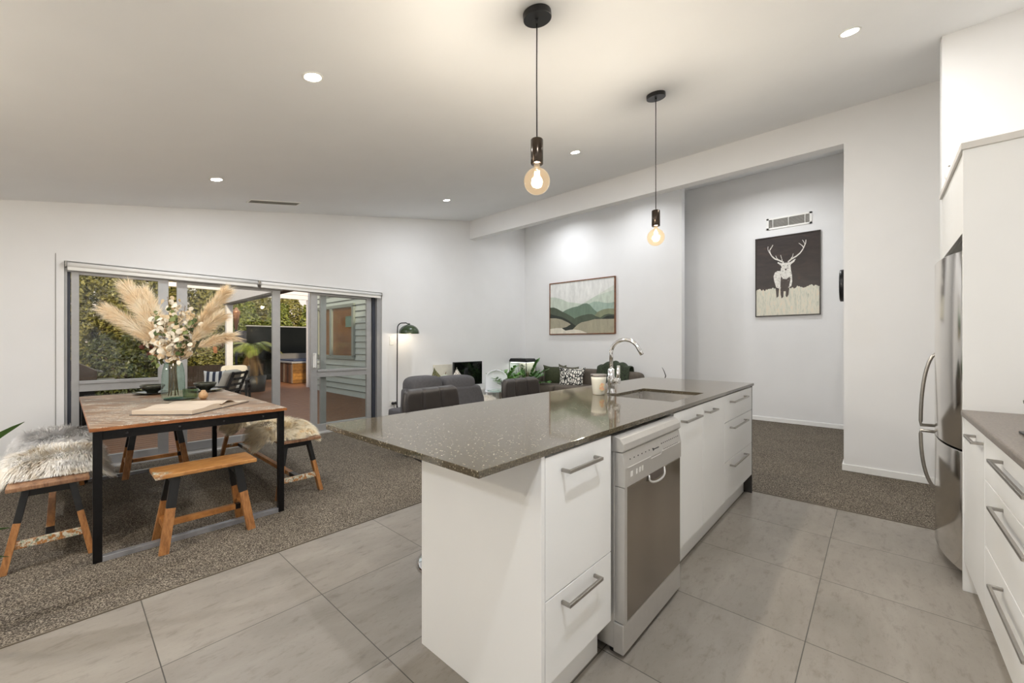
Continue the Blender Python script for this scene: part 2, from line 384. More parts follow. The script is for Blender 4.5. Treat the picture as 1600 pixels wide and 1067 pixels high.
def panel(name, x0, x1, y, lw, rw, mid=True, handle=None, z1=1.915):
    p = sthing(name, (x0, y, 0.03))
    m = MB(); m.box((x0, y, .03), (x0 + lw, y + .04, z1)); m.box((x1 - rw, y, .03), (x1, y + .04, z1)); m.build('stile', alu_m, p, bevel=.002)
    m = MB(); m.box((x0 + lw, y, .03), (x1 - rw, y + .04, .12)); m.box((x0 + lw, y, z1 - .03), (x1 - rw, y + .04, z1)); 
    if mid: m.box((x0 + lw, y, .765), (x1 - rw, y + .04, .838)); m.box((x0 + lw, y - .012, .838), (x1 - rw, y + .04, .868))
    m.build('rail', alu_m, p, bevel=.002)
    g = MB()
    if mid: g.box((x0 + lw, y + .017, .12), (x1 - rw, y + .023, .765)); g.box((x0 + lw, y + .017, .868), (x1 - rw, y + .023, z1 - .03))
    else: g.box((x0 + lw, y + .017, .12), (x1 - rw, y + .023, z1 - .03))
    g.build('glass', glass_m, p)
    if handle:
        h = MB(); hx = x0 + lw * .5
        h.box((hx - .018, y - .01, .895), (hx + .018, y, 1.095)); h.bar((hx, y - .045, .9), (hx, y - .045, 1.09), .02, .016); h.bar((hx, y - .05, .905), (hx, y, .905), .02, .014); h.bar((hx, y - .05, 1.085), (hx, y, 1.085), .02, .014)
        h.box((hx + .012, y + .04, .92), (hx + .05, y + .075, 1.07))
        h.build('handle', white_m, p, bevel=.003); 
        l = MB(); l.lathe([(.011, 0), (.011, .014), (.0, .014)], (hx + .038, y - .012, 1.0), 12, 'y'); l.build('lock', chrome_m, p)
    return p
panel('door_2', .055, .765, 5.665, .052, .085)
panel('door_3', .842, 1.878, 5.71, .09, .09, mid=False)
panel('door_4', 2.24, 3.112, 5.665, .085, .072, handle=True)
panel('door_5', 2.39, 3.165, 5.72, .078, .06)
# roller blinds under the head (two, meeting at a bracket)
for i, (x0, x1, lb) in enumerate(((.02, 1.60, 'white rolled-up blind above the left half of the sliding doors'), (1.615, 3.25, 'white rolled-up blind above the right half of the sliding doors'))):
    t = thing('roller_blind', lb, 'blind', (x0, 5.61, 1.95), 'roller blinds over the sliding doors')
    MB().tube([(x0 + .01, 5.602, 1.965), (x1 - .01, 5.602, 1.965)], .021, 14).build('roll', trim_m, t)
    MB().box((x0 + .01, 5.598, 1.912), (x1 - .01, 5.606, 1.95)).build('bottom_rail', white_m, t, bevel=.002)
    MB().box((x0 - .004, 5.58, 1.94), (x0 + .006, 5.644, 1.993)).build('bracket', steel_m, t, bevel=.002); MB().box((x1 - .006, 5.58, 1.94), (x1 + .004, 5.644, 1.993)).build('bracket', steel_m, t, bevel=.002)
m = MB(); m.box((-.045, W - .004, 0), (-.04, W, 2.06)); struct(m.build('trim_2', simple('cover_trim_grey', srgb(150, 148, 143), .7)))  # grey cover trim beside the door opening

# ---- downlights
dl_e = emissive('downlight_lens_glow', (1.0, .96, .88), 40)
dl_names = [(.935, 2.34, 'recessed downlight in the ceiling above the near corner of the dining area'), (.935, 4.45, 'recessed downlight in the ceiling above the dining table near the sliding doors'),
            (3.56, 4.43, 'recessed downlight in the ceiling closest to the white beam corner'), (3.56, 2.33, 'recessed downlight in the ceiling seen between the two pendants'),
            (3.26, .128, 'recessed downlight in the ceiling above the kitchen aisle'), (.64, .128, 'recessed downlight in the ceiling over the near end of the kitchen aisle'), (-1.5, .128, 'added recessed fill downlight in the ceiling behind the camera'), (-1.4, 3.4, 'added recessed fill downlight in the ceiling at the rear of the dining area'),  # last two are added lamps out of view, for flat fill
            (5.9, 4.4, 'recessed downlight over the lounge by the tv'), (5.95, 2.95, 'recessed downlight over the lounge sofa'), (6.35, 1.25, 'recessed downlight in the hall')]
slope = math.atan(.1886)
DLP = [10, 11, 13, 10, 11, 17, 9, 16, 7.5, 5, 11]
WARM, COOL, NEUT = (1, .985, .96), (.985, 1.0, 1.015), (.97, 1.0, 1.05)
DLC = [NEUT, NEUT, NEUT, NEUT, WARM, NEUT, NEUT, NEUT, NEUT, NEUT, COOL]
for i, (x, y, lb) in enumerate(dl_names):
    t = thing('downlight', lb, 'light', (x, y, cz(x)), 'recessed downlights')
    t.rotation_euler = (0, -slope, 0)
    ROOTLOC[t.name] = (0, 0, 0)
    MB().lathe([(.042, -.002), (.050, -.006), (.055, -.004), (.055, .0)], n=28, closed=True).build('trim_ring', white_m, t)
    MB().lathe([(0.0, -.003), (.042, -.003)], n=28, closed=True).build('lens', dl_e, t)
    o = light('downlight_source', 'AREA', (0, 0, -.012), DLP[i], DLC[i], .07, t, spread=R(180 if i not in (8, 9, 10) else 150))

# ---- ceiling vent
a, b = Vector((1.37, 5.09, cz(1.37))), Vector((1.885, 5.20, cz(1.885)))
t = thing('ceiling_vent', 'long narrow grey air vent flush in the ceiling above the sliding doors', 'vent', ((1.63), 5.14, cz(1.63)))
t.rotation_euler = (0, -slope, 0); ROOTLOC[t.name] = (0, 0, 0)
m = MB()
for x0, x1, y0, y1 in ((-.27, .27, -.072, -.056), (-.27, .27, .056, .072), (-.27, -.255, -.056, .056), (.255, .27, -.056, .056)): m.box((x0, y0, -.006), (x1, y1, 0))
m.build('frame', white_m, t)
m = MB()
for k in range(7): m.bar((-.255, -.045 + k * .015, -.003), (.255, -.045 + k * .015, -.003), .003, .010, (0, .6, .8))
m.build('louvre', simple('vent_louvre_grey', srgb(150, 148, 141), .7), t); MB().box((-.255, -.056, -.0012), (.255, .056, -.0004)).build('backing', simple('vent_grey', srgb(120, 118, 112), .8), t)

# ---- hall vent and clock
t = thing('wall_vent', 'white louvred air return grille on the hall wall above the stag picture', 'vent', (HB, 1.0, 3.05))
y0, y1, z0, z1 = .725, 1.305, 3.01, 3.185
m = MB()
for a, b in (((y0, z0), (y1, z0 + .025)), ((y0, z1 - .025), (y1, z1)), ((y0, z0), (y0 + .03, z1)), ((y1 - .03, z0), (y1, z1))): m.box((HB - .012, a[0], a[1]), (HB, b[0], b[1]))
for yy in (y0 + .085, (y0 + y1) / 2, y1 - .085): m.box((HB - .011, yy - .004, z0), (HB, yy + .004, z1))
m.build('frame', white_m, t)
m = MB()
for k in range(11): m.bar((HB - .008, y0 + .02, z0 + .032 + k * .0118), (HB - .008, y1 - .02, z0 + .032 + k * .0118), .009, .003, (.5, 0, .8))
m.build('louvre', simple('louvre_white', srgb(205, 203, 198), .5), t)
MB().box((HB - .003, y0 + .01, z0 + .01), (HB - .0005, y1 - .01, z1 - .01)).build('backing', simple('vent_dark', srgb(90, 88, 84), .9), t)
t = thing('wall_clock', 'round black clock seen edge-on on the hall side wall', 'clock', (5.45, .245, 1.83))
MB().lathe([(.0, .0), (.165, 0), (.165, .045), (.155, .05), (.15, .04), (0, .04)], (5.45, .245, 1.83), 48, 'y').build('case', black_m, t)
MB().lathe([(0, .041), (.149, .041)], (5.45, .2455, 1.83), 48, 'y', closed=True).build('dial', simple('clock_dial', srgb(230, 228, 220), .5), t)

# ---- switch & outlet on the left wall
t = thing('light_switch', 'small white light switch plate on the wall behind the floor lamp', 'switch', (3.43, W, 1.27))
MB().box((3.395, W - .008, 1.20), (3.465, W, 1.335)).build('plate', white_m, t, bevel=.003)
MB().box((3.415, W - .012, 1.25), (3.445, W - .008, 1.285)).build('rocker', trim_m, t, bevel=.001)
t = thing('power_outlet', 'white double power outlet with two black plugs, low on the wall by the sliding doors', 'outlet', (3.46, W, .30))
MB().box((3.40, W - .008, .262), (3.515, W, .338)).build('plate', white_m, t, bevel=.003)
for xx in (3.445, 3.495): MB().lathe([(.0, -.045), (.019, -.045), (.022, -.03), (.022, -.008)], (xx, W, .295), 14, 'y').build('plug', black_m, t)
c = MB(); c.tube([(3.445, W - .04, .29), (3.45, W - .06, .2), (3.47, W - .05, .08), (3.6, W - .04, .02)], .004, 6); c.tube([(3.495, W - .04, .29), (3.52, W - .06, .2), (3.58, W - .05, .1), (3.75, W - .04, .02)], .004, 6)
c.build('cord', black_m, t)
# ================================================================== ISLAND
FY = .768            # front face plane of the island doors
def drawer_handle(p, x0, x1, z, y, s=1):
    """flat square-section bar handle in front of a face at y, facing -y (s=-1: facing +y)"""
    m = MB(); yy = y - .032 * s
    m.bar((x0, yy, z), (x1, yy, z), .010, .012)
    m.bar((x0 + .005, y, z), (x0 + .005, yy, z), .010, .012); m.bar((x1 - .005, y, z), (x1 - .005, yy, z), .010, .012)
    return m.build('handle', steel_m, p, bevel=.002)
# benchtop with sink cut-out
bx0, bx1, by0, by1 = .718, 3.84, .763, 1.668
sx0, sx1, sy0, sy1 = 2.30, 2.85, .857, 1.272
xs = [bx0, sx0, sx1, bx1]; ys = [by0, sy0, sy1, by1]
m = MB(); zt, zb = .90, .88
vi = {}
for k, z in enumerate((zt, zb)):
    for j in range(4):
        for i in range(4): vi[i, j, k] = len(m.v); m.v.append((xs[i], ys[j], z))
for j in range(3):
    for i in range(3):
        if i == 1 and j == 1: continue
        m.f.append([vi[i, j, 0], vi[i + 1, j, 0], vi[i + 1, j + 1, 0], vi[i, j + 1, 0]]); m.f.append([vi[i, j + 1, 1], vi[i + 1, j + 1, 1], vi[i + 1, j, 1], vi[i, j, 1]])
def wallq(a, b): m.f.append([vi[(*b, 0)], vi[(*a, 0)], vi[(*a, 1)], vi[(*b, 1)]])
for i in range(3): wallq((i, 0), (i + 1, 0)); wallq((i + 1, 3), (i, 3)); wallq((3, i), (3, i + 1)); wallq((0, i + 1), (0, i))
wallq((2, 1), (1, 1)); wallq((1, 2), (2, 2)); wallq((1, 1), (1, 2)); wallq((2, 2), (2, 1))
m.mi = [0] * len(m.f); m.sm = [False] * len(m.f)
bt = m.build('benchtop', stone_m, base=(2.28, 1.2, .88), bevel=.0015)
tag(bt, 'long speckled dark stone benchtop of the kitchen island', 'benchtop')
# cabinet near end: gable panel + two drawers
t = thing('island_drawer_cabinet', 'white island cabinet nearest the camera with two handled fronts and plain end panel', 'cabinet', (1.2, 1.1, 0))
MB().box((.986, FY, 0), (1.004, 1.388, .88)).build('end_panel', lam_m, t, bevel=.001)
MB().box((1.006, FY + .02, .15), (1.424, 1.36, .878)).build('carcass', lam_m, t)
for z0, z1 in ((.425, .872), (.155, .421)):
    d = MB().box((1.007, FY, z0), (1.424, FY + .019, z1)).build('drawer', lam_m, t, bevel=.0012)
    ROOTLOC[d.name] = ROOTLOC[t.name]; drawer_handle(d, 1.090, 1.303, .816 if z0 > .4 else .384, FY)
MB().box((1.004, .828, .0), (1.424, .844, .15)).build('kickboard', lam_m, t)
# dishwasher
dy = .722
t = thing('dishwasher', 'freestanding stainless steel dishwasher built into the island', 'dishwasher', (1.75, 1.0, 0))
MB().box((1.452, dy + .045, .03), (2.048, 1.32, .85)).build('body', silver_m, t, bevel=.004)
m = MB(); prof = [(dy + .045, .805), (dy + .01, .806), (dy + .003, .815), (dy + .006, .838), (dy + .02, .856), (dy + .045, .866), (1.30, .866), (1.30, .805)]
m.prism(prof, 'x', 1.449, 2.051); m.build('top_cover', silver_m, t, bevel=.002)
m = MB(); m.prism([(dy, .67), (dy, .745), (dy + .012, .803), (dy + .045, .803), (dy + .045, .67)], 'x', 1.451, 2.049); cp = m.build('control_panel', silver_m, t, bevel=.002)
ROOTLOC[cp.name] = ROOTLOC[t.name]
m = MB()
dots = []
for k in range(7): dots.append((1.50 + k * .036, .772))
for k in range(10): dots.append((1.815 + k * .022, .776))
for x, z in dots: m.box((x, dy + (z - .745) * .2 - .0006, z - .002), (x + .008, dy + (z - .745) * .2 + .004, z + .002))
m.box((1.72, dy + .003, .762), (1.729, dy + .009, .772)); m.box((1.732, dy + .004, .765), (1.785, dy + .009, .7695))
for k in range(9): m.box((1.83 + k * .02, dy + .0005, .748), (1.842 + k * .02, dy + .004, .7505))
m.build('marking', simple('dark_print', srgb(60, 58, 56), .6), cp)
m = MB()
for a, b in (((1.47, .745), (1.69, .745)), ((1.69, .735), (1.8, .735)), ((1.81, .745), (2.035, .745))): m.bar((a[0], dy - .0002, a[1]), (b[0], dy - .0002, b[1]), .0015, .002)
m.bar((1.80, dy - .0002, .735), (1.812, dy, .765), .0015, .002)
for k, x in enumerate((1.497, 1.545, 1.575, 1.60)): m.box((x, dy - .001, .705), (x + (.018 if k == 0 else .012), dy + .001, .725))
m.build('button', simple('light_silver', srgb(224, 222, 218), .4), cp)
dr = MB().box((1.474, dy + .004, .142), (2.048, dy + .045, .668)).build('door', dw_m, t, bevel=.004, seg=3); ROOTLOC[dr.name] = ROOTLOC[t.name]
m = MB(); m.box((1.452, dy + .003, .142), (1.4735, dy + .045, .668)); m.build('edge_strip', silver_m, dr)
m = MB(); pts = [(1.665 + .0 * k, dy - .004, .672) for k in range(1)]
arc = [(1.67, dy, .670)] + [(1.75 + .085 * math.cos(PI - a), dy - .012 * math.sin(a), .668 - .036 * math.sin(a) ** .5) for a in [PI * k / 14 for k in range(1, 14)]] + [(1.832, dy, .670)]
m.tube(arc, .0045, 8); m.build('handle', simple('handle_silver', srgb(214, 212, 208), .3, .5), dr)
m = MB(); m.prism([(1.672, .672)] + [(1.75 + .078 * math.cos(PI - PI * k / 14), .668 - .03 * math.sin(PI * k / 14) ** .5) for k in range(1, 14)] + [(1.83, .672)], 'y', dy - .001, dy + .006); m.build('finger_recess', simple('recess_brown', srgb(92, 82, 74), .5, .3), dr)
MB().box((1.448, dy + .006, .022), (2.052, dy + .05, .138)).build('plinth', silver_m, t, bevel=.004)
for x in (1.49, 2.01):
    for y in (.79, 1.27): MB().lathe([(.018, 0), (.018, .03)], (x, y, 0), 12).build('foot', rubber_m, t)
# cupboard and right-hand drawers
t = thing('island_sink_cabinet', 'white two-door island cupboard under the sink', 'cabinet', (2.53, 1.0, 0))
m = MB(); m.box((2.075, FY + .02, .15), (2.093, 1.36, .878)); m.box((2.975, FY + .02, .15), (2.993, 1.36, .878)); m.box((2.093, FY + .02, .15), (2.975, 1.36, .168)); m.box((2.093, 1.345, .168), (2.975, 1.36, .878)); m.build('carcass', lam_m, t)
for x0, x1, h0, h1 in ((2.077, 2.534, 2.172, 2.430), (2.538, 2.992, 2.565, 2.735)):
    d = MB().box((x0, FY, .155), (x1, FY + .019, .872)).build('door', lam_m, t, bevel=.0012); ROOTLOC[d.name] = ROOTLOC[t.name]
    drawer_handle(d, h0, h1, .82, FY)
MB().box((2.06, .828, 0), (2.993, .844, .15)).build('kickboard', lam_m, t)
t = thing('island_end_drawers', 'white bank of three drawers at the far end of the island', 'cabinet', (3.4, 1.0, 0))
MB().box((2.996, FY + .02, .15), (3.785, 1.36, .878)).build('carcass', lam_m, t)
for z0, z1, hz in ((.690, .872, .822), (.420, .686, .642), (.155, .416, .378)):
    d = MB().box((2.996, FY, z0), (3.785, FY + .019, z1)).build('drawer', lam_m, t, bevel=.0012); ROOTLOC[d.name] = ROOTLOC[t.name]
    drawer_handle(d, 3.12, 3.53, hz, FY)
MB().box((2.993, .828, 0), (3.785, .844, .15)).build('kickboard', lam_m, t)
MB().box((3.789, FY, 0), (3.805, 1.388, .878)).build('end_panel', simple('dark_end_panel', srgb(52, 49, 46), .5), t, bevel=.001)
# back panel of the island
bp = MB().box((1.006, 1.37, 0), (3.787, 1.388, .878)).build('island_back_panel', lam_m); tag(bp, 'white back panel of the island behind the bar stools', 'panel')
# sink
t = thing('kitchen_sink', 'rectangular stainless steel undermount sink in the island benchtop', 'sink', (2.575, 1.065, .69))
m = MB(); i = .004; zf = .70
a = (sx0 - i, sy0 - i); b = (sx1 + i, sy1 + i)
m.box((a[0] - .004, a[1] - .004, zf - .004), (b[0] + .004, b[1] + .004, zf))
m.box((a[0] - .004, a[1] - .004, zf), (a[0], b[1] + .004, .879)); m.box((b[0], a[1] - .004, zf), (b[0] + .004, b[1] + .004, .879))
m.box((a[0], a[1] - .004, zf), (b[0], a[1], .879)); m.box((a[0], b[1], zf), (b[0], b[1] + .004, .879))
m.build('bowl', sink_m, t)
MB().lathe([(.0, .001), (.03, .001), (.042, .004), (.045, .001)], (2.575, 1.065, zf), 24).build('drain', chrome_m, t)
# faucet
fx, fy = 2.417, 1.302
t = thing('kitchen_faucet', 'chrome gooseneck mixer tap behind the island sink', 'tap', (fx, fy, .9))
m = MB(); m.lathe([(.028, 0), (.028, .006), (.023, .012), (.0225, .055), (.026, .06), (.026, .105), (.021, .112), (.021, .16), (.0135, .165)], (fx, fy, .9), 24); m.build('body', chrome_m, t)
pts = [(fx, fy, 1.06), (fx, fy, 1.165)] + [(fx, fy - .098 + .098 * math.cos(a), 1.165 + .088 * math.sin(a)) for a in [PI * k / 16 for k in range(1, 15)]]
last = Vector(pts[-1]); d0 = (last - Vector(pts[-2])).normalized(); pts += [tuple(last + d0 * .02), tuple(last + d0 * .045)]
MB().tube(pts, .0125, 16).build('spout', chrome_m, t)
MB().lathe([(.014, 0), (.014, .02), (.0, .02)], (0, 0, 0), 8)
m = MB(); m.tube([(fx, fy, .985), (fx + .0, fy - .058, .985)], [.021, .021], 18); m.build('valve', chrome_m, t)
m = MB(); m.tube([(fx, fy - .046, .99), (fx, fy - .05, 1.03), (fx, fy - .052, 1.085)], [.012, .012, .010], 12); m.build('lever', chrome_m, t)
# candle jar
cx, cy = 2.318, 1.338
t = thing('candle_jar', 'frosted white glass jar with an orange flower print beside the tap', 'jar', (cx, cy, .9))
frost = simple('frosted_white_glass', srgb(228, 226, 212), .2, 0, .02, spec=.6)
MB().lathe([(0, 0), (.035, 0), (.038, .004), (.047, .095), (.05, .125), (.047, .125), (.044, .098), (.0, .094)], (cx, cy, .9), 28).build('jar', frost, t)
MB().lathe([(.0485, .112), (.0515, .128), (.050, .131), (.0, .129)], (cx, cy, .9), 28, closed=True).build('rim', simple('grey_silver_lid', srgb(168, 162, 156), .25, .8), t)
fl = MB(); th0 = math.atan2(-cy, -cx) + .5
for k in range(7):
    for q in range(1):
        th = th0 + .26 * math.cos(k * .9) * (k > 0); z = .052 + .018 * math.sin(k * .9) * (k > 0); r0 = .0420 + z * .055 + .003
        c = Vector((cx + r0 * math.cos(th), cy + r0 * math.sin(th), .9 + z)); u = Vector((-math.sin(th), math.cos(th), 0)); n = 7
        fl.mat(k % 2); fl.add([c + u * .009 * math.cos(2 * PI * j / n) + Vector((0, 0, .009 * math.sin(2 * PI * j / n))) for j in range(n)], [tuple(range(n))])
fl.build('flower_print', [simple('orange_print', srgb(226, 176, 140), .5), simple('yellow_print', srgb(228, 206, 160), .5)], t)

# ================================================================== BAR STOOLS
def bar_stool(lb):
    t = thing('bar_stool', lb, 'bar stool', (0, 0, 0), 'padded bar stools at the island')
    MB().lathe([(0, 0), (.205, 0), (.208, .006), (.19, .014), (.05, .026), (.03, .05), (.03, .06)], (0, 0, .0), 40).build('base', chrome_m, t)
    MB().lathe([(.027, .05), (.027, .33), (.019, .33), (.019, .56)], (0, 0, 0), 20).build('pole', chrome_m, t)
    # shell: profile in yz (front at -y), swept across x with rounded corners
    prof = [(-.20, .585), (-.10, .578), (.0, .575), (.09, .585), (.15, .615), (.185, .67), (.20, .75), (.212, .86), (.222, .965)]
    def path(s_):
        f = s_ * (len(prof) - 1); i = min(int(f), len(prof) - 2); k = f - i
        return prof[i][0] * (1 - k) + prof[i + 1][0] * k, prof[i][1] * (1 - k) + prof[i + 1][1] * k
    def nrm(s_):
        a = path(max(0, s_ - .02)); b = path(min(1, s_ + .02)); dy, dz = b[0] - a[0], b[1] - a[1]; l = math.hypot(dy, dz); return (-dz / l, dy / l)
    th = .036
    def surf(side):
        def fn(u, v):
            y, z = path(v); n = nrm(v); w = .212
            e = min(v, 1 - v) / .13
            if e < 1: w *= 1 - .17 * (1 - math.sqrt(max(0, 1 - (1 - e) ** 2)))
            x = (u * 2 - 1)
            rim = max(0, (abs(x) - .86) / .14); rim2 = max(0, 1 - min(v, 1 - v) / .035)
            k = math.sqrt(max(0, 1 - min(1, rim * rim + rim2 * rim2)))
            puff = 0
            if side > 0:
                gx = min(abs(x - 1 / 3), abs(x + 1 / 3)); puff = -.010 * math.exp(-(gx / .045) ** 2)
                for gv in (.2, .42, .62, .82): puff += -.006 * math.exp(-((v - gv) / .015) ** 2)
                curve = 0
            off = side * th * k + puff * k
            bow = .02 * x * x
            return (x * w, y + n[0] * (off + bow), z + n[1] * (off + bow) + .0)
        return fn
    m = MB(); m.grid(surf(1), 48, 60); m.grid(surf(-.2), 48, 60)
    s = m.build('seat_shell', leather_m, t, weld=True)
    m = MB(); m.tube([(.0, -.02, .57), (.19, -.02, .556)], .007, 8); m.build('lift_lever', chrome_m, t)
    ring = [(.16 * math.cos(a), -.05 + .16 * math.sin(a) * -1, .27) for a in [PI * k / 16 for k in range(17)]]
    MB().tube([(.0, 0, .27)] + ring + [(0, 0, .27)], .010, 10).build('footrest', chrome_m, t)
    MB().lathe([(.0, .548), (.07, .552), (.07, .562), (.0, .562)], (0, 0, 0), 20).build('mount', black_m, t)
    return t
s1 = bar_stool('dark leather bar stool at the near end of the island')
s1.location = (1.49, 1.79, 0); s1.rotation_euler = (0, 0, R(3))
s2 = copy_tree(s1, (2.33, 1.82, 0), R(0), 'dark leather bar stool further along the island, near the sink')

# ================================================================== FRIDGE WALL
KY = -.318
t = thing('tall_fridge_surround', 'tall white cabinet panel and overhead cupboard around the fridge', 'cabinet', (3.45, -.65, 0))
MB().box((3.0, Y0 + .005, 0), (3.018, KY + .004, 2.19)).build('side_panel', lam_m, t, bevel=.001)
MB().box((3.02, Y0 + .005, 1.785), (3.935, KY - .02, 2.188)).build('carcass', lam_m, t)
for x0, x1 in ((3.021, 3.475), (3.479, 3.934)): MB().box((x0, KY - .019, 1.787), (x1, KY, 2.186)).build('door', lam_m, t, bevel=.001)
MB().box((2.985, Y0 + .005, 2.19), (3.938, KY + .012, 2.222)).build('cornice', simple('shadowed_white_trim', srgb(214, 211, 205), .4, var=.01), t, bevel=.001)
# fridge
t = thing('refrigerator', 'tall stainless steel fridge with curved doors and long bowed handles', 'fridge', (3.45, -.65, 0))
MB().box((3.05, Y0 + .03, .03), (3.86, -.385, 1.70)).build('body', simple('fridge_side', srgb(150, 147, 142), .4, .4), t, bevel=.004)
def curved_door(z0, z1, n=24):
    m = MB(); x0, x1 = 3.045, 3.865
    prof = [(x0, -.38), (x0, -.332)] + [(x0 + (x1 - x0) * k / n, -.328 + .075 * (1 - (2 * k / n - 1) ** 2) ** .8 * 1.0) for k in range(0, n + 1)] + [(x1, -.332), (x1, -.38)]
    m.prism(prof[::-1], 'z', z0, z1)
    for i in range(2, len(m.f)): m.sm[i] = True
    return m
dmat = fridge_m
up = curved_door(.688, 1.70).build('freezer_door', dmat, t, bevel=.003); lo = curved_door(.07, .678).build('lower_door', dmat, t, bevel=.003)
up.name = 'upper_door'; ROOTLOC['upper_door'] = ROOTLOC[t.name]; ROOTLOC[lo.name] = ROOTLOC[t.name]
hx = 3.74
def bow(z0, z1, pinch_top):
    n = 18; pts = []
    for k in range(n + 1):
        s = k / n; z = z0 + (z1 - z0) * s
        q = s if not pinch_top else 1 - s          # q: 1 where it leaves the door (far from the split)
        pts.append((hx, -.285 + .078 * math.sqrt(max(0, 1 - q ** 2.2)), z))
    return pts
p = bow(.70, 1.17, False); MB().tube([(hx, -.29, .703)] + p, .010, 10).build('handle', steel_m, up)
p = bow(.30, .665, True); MB().tube(p + [(hx, -.29, .662)], .010, 10).build('handle', steel_m, lo)
MB().box((3.06, -.6, .0), (3.85, -.36, .065)).build('kick_grille', black_m, t)
MB().box((3.1, -.37, 1.70), (3.16, -.33, 1.715)).build('hinge_cap', black_m, t)
# base cabinets + bench
t = thing('narrow_base_cabinet', 'narrow white base cupboard between the fridge panel and the drawers', 'cabinet', (2.73, -.65, 0))
MB().box((2.475, Y0 + .005, .14), (2.996, KY - .02, .868)).build('carcass', lam_m, t)
d = MB().box((2.477, KY - .019, .15), (2.995, KY, .862)).build('door', lam_m, t, bevel=.0012); ROOTLOC[d.name] = ROOTLOC[t.name]; drawer_handle(d, 2.495, 2.68, .822, KY, -1)
MB().box((2.475, KY - .066, 0), (2.996, KY - .05, .14)).build('kickboard', lam_m, t)
t = thing('cooktop_drawer_cabinet', 'white base cabinet with three wide drawers below the cooktop', 'cabinet', (2.0, -.65, 0))
MB().box((1.56, Y0 + .005, .14), (2.472, KY - .02, .868)).build('carcass', lam_m, t)
for z0, z1, hz in ((.690, .862, .822), (.428, .686, .658), (.15, .424, .386)):
    d = MB().box((1.562, KY - .019, z0), (2.471, KY, z1)).build('drawer', lam_m, t, bevel=.0012); ROOTLOC[d.name] = ROOTLOC[t.name]; drawer_handle(d, 1.70, 2.16, hz, KY, -1)
MB().box((1.56, KY - .066, 0), (2.472, KY - .05, .14)).build('kickboard', lam_m, t)
t = thing('near_base_cabinet', 'white base cabinet at the right edge beside the camera', 'cabinet', (1.2, -.65, 0))
MB().box((.6, Y0 + .005, .14), (1.558, KY - .02, .868)).build('carcass', lam_m, t); MB().box((.602, KY - .019, .15), (1.557, KY, .862)).build('door', lam_m, t, bevel=.001); MB().box((.6, KY - .066, 0), (1.558, KY - .05, .14)).build('kickboard', lam_m, t)
b = MB().box((.6, Y0 + .004, .868), (2.999, KY + .012, .90)).build('side_benchtop', bench2_m, bevel=.008, seg=3); tag(b, 'brown-grey bench along the right wall with rounded front edge', 'benchtop')
t = thing('gas_cooktop', 'black gas cooktop at the right edge of the picture', 'cooktop', (2.0, -.63, .9))
MB().box((1.68, -.89, .9), (2.36, -.385, .908)).build('glass_plate', black_m, t, bevel=.002)
for cx_, cy_ in ((1.86, -.52), (2.2, -.52), (1.86, -.77), (2.2, -.77)):
    g = MB().lathe([(.0, .02), (.035, .02), (.045, .012), (.05, 0)], (cx_, cy_, .908), 18).build('burner', black_m, t)
for x0, x1 in ((1.70, 2.02), (2.04, 2.35)):
    m = MB()
    for yy in (-.86, -.64, -.42): m.bar((x0, yy, .945), (x1, yy, .945), .012, .010)
    for xx in (x0, (x0 + x1) / 2, x1): m.bar((xx, -.86, .945), (xx, -.42, .945), .012, .010)
    for xx in (x0, x1):
        for yy in (-.86, -.42): m.bar((xx, yy, .908), (xx, yy, .945), .012)
    m.build('pot_stand', simple('cast_iron', srgb(30, 30, 31), .6), t)
t = thing('lidded_pot', 'black lidded pot with a flanged top at the far end of the right bench', 'pot', (2.56, -.56, .9))
MB().lathe([(0, 0), (.105, 0), (.11, .01), (.11, .04), (.106, .045), (.11, .05), (.11, .082)], (2.56, -.56, .9), 32).build('pot_body', simple('dark_pot', srgb(34, 33, 36), .3, .3), t)
MB().lathe([(.11, .082), (.128, .088), (.13, .1), (.11, .104), (.02, .118), (.018, .14), (0, .142)], (2.56, -.56, .9), 32).build('lid', black_m, t)
t = thing('alarm_sensor', 'small white rounded motion sensor on the wall above the fridge cupboard', 'sensor', (N_, -.36, 2.37))
MB().pad((N_ - .025, -.365, 2.37), (.05, .075, .14), .5).build('housing', white_m, t)
MB().pad((N_ - .047, -.347, 2.39), (.008, .012, .012), .8, n=10, m=8).build('sensor_eye', simple('sensor_grey', srgb(110, 108, 106), .4), t)
# ================================================================== DINING TABLE
tx0, tx1, ty0, ty1, tz = .10, 1.10, 3.215, 5.205, .76
t = thing('dining_table', 'wooden dining table with reclaimed patchwork top on black steel frame', 'table', (.6, 4.2, 0))
MB().box((tx0, ty0, tz - .022), (tx1, ty1, tz)).build('tabletop', [tabletop_m], t, bevel=.003)
m = MB(); e = .0015
m.box((tx0 - e, ty0 - e, tz - .021), (tx1 + e, ty0 + .002, tz - .003)); m.box((tx0 - e, ty1 - .002, tz - .021), (tx1 + e, ty1 + e, tz - .003)); m.box((tx0 - e, ty0, tz - .021), (tx0 + .002, ty1, tz - .003)); m.box((tx1 - .002, ty0, tz - .021), (tx1 + e, ty1, tz - .003))
m.build('edge_band', edgewood_m, t)
q = .038
for x in (tx0 + .012, tx1 - .012 - q):
    for y in (ty0 + .012, ty1 - .012 - q): MB().box((x, y, 0), (x + q, y + q, tz - .022)).build('leg', blackm_m, t, bevel=.002)
m = MB(); zt = tz - .022
for y in (ty0 + .012, ty1 - .012 - q): m.box((tx0 + .05, y + .004, zt - .052), (tx1 - .05, y + .034, zt))
for x in (tx0 + .016, tx1 - .012 - q): m.box((x, ty0 + .05, zt - .04), (x + .03, ty1 - .05, zt))
m.build('top_rail', blackm_m, t, bevel=.002)
rail_m = simple('reflecting_steel_rail', srgb(176, 178, 184), .22, .55, .15, 20)  # lightened colour stands in for reflections on the steel
